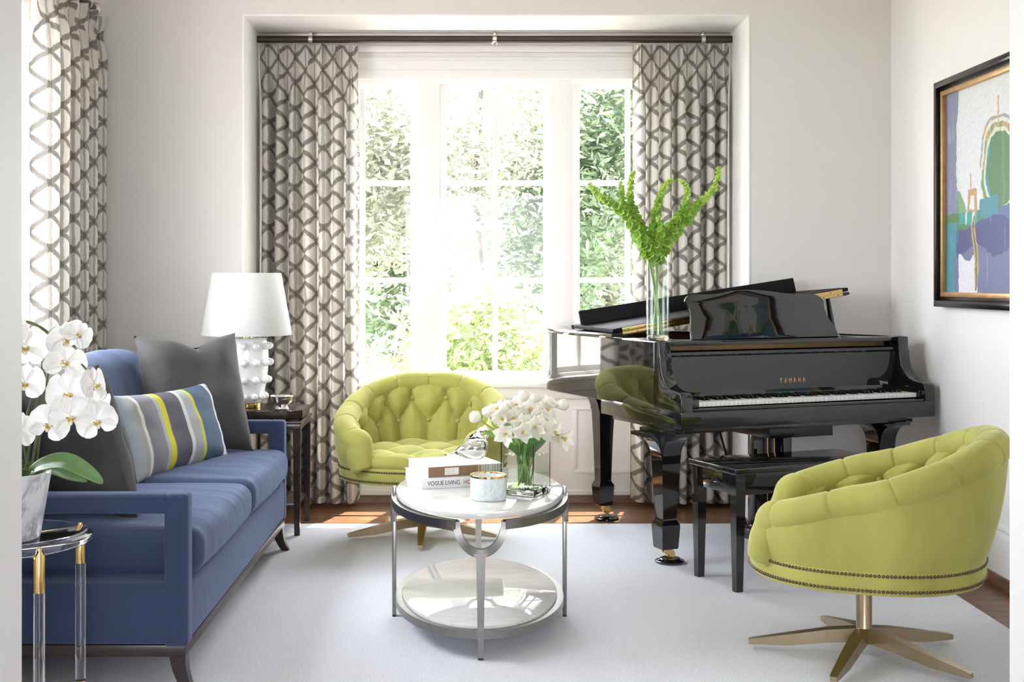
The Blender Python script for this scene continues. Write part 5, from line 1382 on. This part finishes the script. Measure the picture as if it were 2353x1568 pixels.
stalk('upright middle stalk of green bells bending right at its tip', [(1506, 592), (1504, 540), (1508, 490), (1520, 445), (1534, 420), (1550, 414)], 0.0, (0.0, -0.015), 0, 0.44, 0.7)
stalk('stalk of green bells right of centre with tip curling left', [(1514, 592), (1530, 540), (1556, 505), (1576, 470), (1578, 432), (1562, 414)], -0.03, (-0.02, 0.0), 0, 0.45, 0.7)
stalk('stalk of green bells arching furthest right over the curtain', [(1520, 592), (1545, 545), (1580, 500), (1612, 462), (1642, 432), (1652, 386)], -0.06, (-0.022, 0.012), 0, 0.46, 0.6)
stalk('short front stalk of green bells low over the vase rim', [(1508, 592), (1514, 560), (1520, 530), (1512, 500)], -0.05, (0.0, 0.02), 0, 0.62, 0.95)

# ---------------------------------------------------------------- abstract painting on the right wall
pt = thing('framed_painting', 'abstract blue, green and white painting in a black and gold frame on the right wall', 'painting', (XR-0.001, 5.30, 1.683))
FY0, FY1, FH = -0.62, 0.60, 0.531                      # local y: + is towards the back wall
def frame_ring(y0, y1, h, wd, x0, x1, bev=0.003):
    mb = MB(); mb.box(x0, x1, y0, y1, -h, -h+wd, bev).box(x0, x1, y0, y1, h-wd, h, bev).box(x0, x1, y0, y0+wd, -h+wd, h-wd, bev).box(x0, x1, y1-wd, y1, -h+wd, h-wd, bev); return mb
mk('frame', frame_ring(FY0, FY1, FH, 0.030, -0.050, 0.0), M['satin_black'], pt)
mk('frame_step', frame_ring(FY0+0.028, FY1-0.028, FH-0.028, 0.022, -0.030, -0.004), M['espresso'], pt)
M['gold_leaf'] = pm('gold_leaf_liner', (0.60, 0.36, 0.16), 0.4, metal=0.7, nz=(20, 0.15))
mk('gilt_liner', frame_ring(FY0+0.048, FY1-0.048, FH-0.048, 0.022, -0.036, -0.006, 0.002), M['gold_leaf'], pt)
def L3(h): 
    h = h.lstrip('#'); return tuple(((int(h[i:i+2], 16)/255)/12.92 if int(h[i:i+2], 16) < 11 else ((int(h[i:i+2], 16)/255+0.055)/1.055)**2.4) for i in (0, 2, 4))
PC = {k: L3(v) for k, v in dict(white='DCDCE0', lav='8388A5', lav2='9A9CB8', green='557F55', green2='6F9A6A', tan='C09A70', blue='4C4F80', blue2='5B6F9E', teal='4A8C9C', teal2='3F9C98', slate='6E7396', pale='D5DCC8', dkgreen='3F7050').items()}
def fbm(x, y, s): return noise.fractal(Vector((x*s, y*s, 4.2)), 1.0, 2.0, 4)
def paint(x, y):
    """x, y in painting units: x 0..1 from the far edge, y 0..1 from the top; strokes as flat paint"""
    wx = x+0.018*fbm(x, y, 6)+0.006*fbm(x, y, 30); wy = y+0.016*fbm(x+9, y, 6)+0.006*fbm(x+5, y, 30)
    c = PC['white']; st = 0.5+0.5*noise.noise(Vector((x*40, y*7, 1)))
    def over(k, a=1.0):
        nonlocal c
        a = max(0, min(1, a)); d = PC[k]; c = tuple(p+(q-p)*a for p, q in zip(c, d))
    if wx > 0.42 and wy < 0.32: over('pale', 0.25*st)
    if wx < 0.155-0.03*sin(wy*5): over('lav'); over('lav2', 0.8 if (st > 0.66 and 0.1 < wy < 0.55) else 0)
    if 0.155-0.03*sin(wy*5) <= wx < 0.175-0.03*sin(wy*5): over('pale', 0.8)
    # green arch and its tan outline
    ex, ey = (wx-0.59)/0.145, (wy-0.43)/0.172; e = (abs(ex)**2.3+abs(ey)**2.3)**(1/2.3)
    if e < 1.50 and wy < 0.40: over('tan' if st > 0.45 else 'lav2')
    if e < 1.40 and wy < 0.40: over('pale')
    if e < 1.28 and wy < 0.55 or e < 1.12: over('green2' if st > 0.45 else 'tan')
    if e < 1.12: over('tan' if st > 0.62 else 'pale', 0.9)
    if e < 1.0: over('green', 1); over('green2', 0.5 if abs(wx-0.62) < 0.012 else 0)
    if 0.85 < e < 1.0 and wx < 0.49: over('teal')
    if abs(wx-0.572) < 0.006 and 0.08 < wy < 0.21: over('tan')
    # left green patches beside the white column
    if 0.13 < wx < 0.26 and 0.50 < wy < 0.64 and wx < 0.13+(wy-0.46)*0.8: over('green2', 0.9)
    if abs(wx-0.30) < 0.055 and 0.50 < wy < 0.60: over('tan'); over('white', 1 if (abs(wx-0.30) < 0.025 and 0.53 < wy < 0.59) else 0)
    if abs(wx-0.285) < 0.005 and 0.42 < wy < 0.5: over('tan')
    # lower masses
    if wy > 0.60: over('green' if wx < 0.60 else 'blue2')
    if 0.38 < wx < 0.56 and 0.55 < wy < 0.64: over('teal')
    if wx > 0.56 and wy > 0.50 and e > 1.05: over('blue2' if st > 0.4 else 'teal')
    if 0.15 < wx < 0.36 and 0.60 < wy < 0.67: over('teal2' if st > 0.4 else 'pale')
    if wy > 0.665+0.03*sin(wx*9): over('blue' if st > 0.3 else 'blue2')
    if wx < 0.13 and wy > 0.65: over('teal' if st > 0.3 else 'teal2')
    if wy > 0.80+0.025*sin(wx*14): over('slate' if st > 0.25 else 'lav')
    if 0.15 < wx < 0.355 and wy > 0.825+0.02*sin(wx*30): over('white', 0.95)
    if wx < 0.11 and wy > 0.8: over('teal')
    cw = 0.335+0.02*sin(wy*16)
    if 0.62 < wy < 0.985 and abs(wx-cw) < 0.010+0.012*max(0, sin((wy-0.6)*8)): over('tan'); over('dkgreen', 1 if abs(wx-cw) < 0.006 else 0)
    k = 0.92+0.12*noise.noise(Vector((x*70, y*70, 2)))
    return tuple(max(0, min(1, v*k)) for v in c)
cm = MB(); cm.col = []
cy0, cy1, chh = FY0+0.066, FY1-0.066, FH-0.066
def cfn(u, v):
    y = lerp(cy1, cy0, u); z = lerp(chh, -chh, v); cm.col.append(paint((cy1-y)/1.0, v))
    return (-0.014, y, z)
cm.grid(460, 400, cfn); mk('canvas', cm, M['canvas'], pt, smooth=0, weld=False, normals=False)
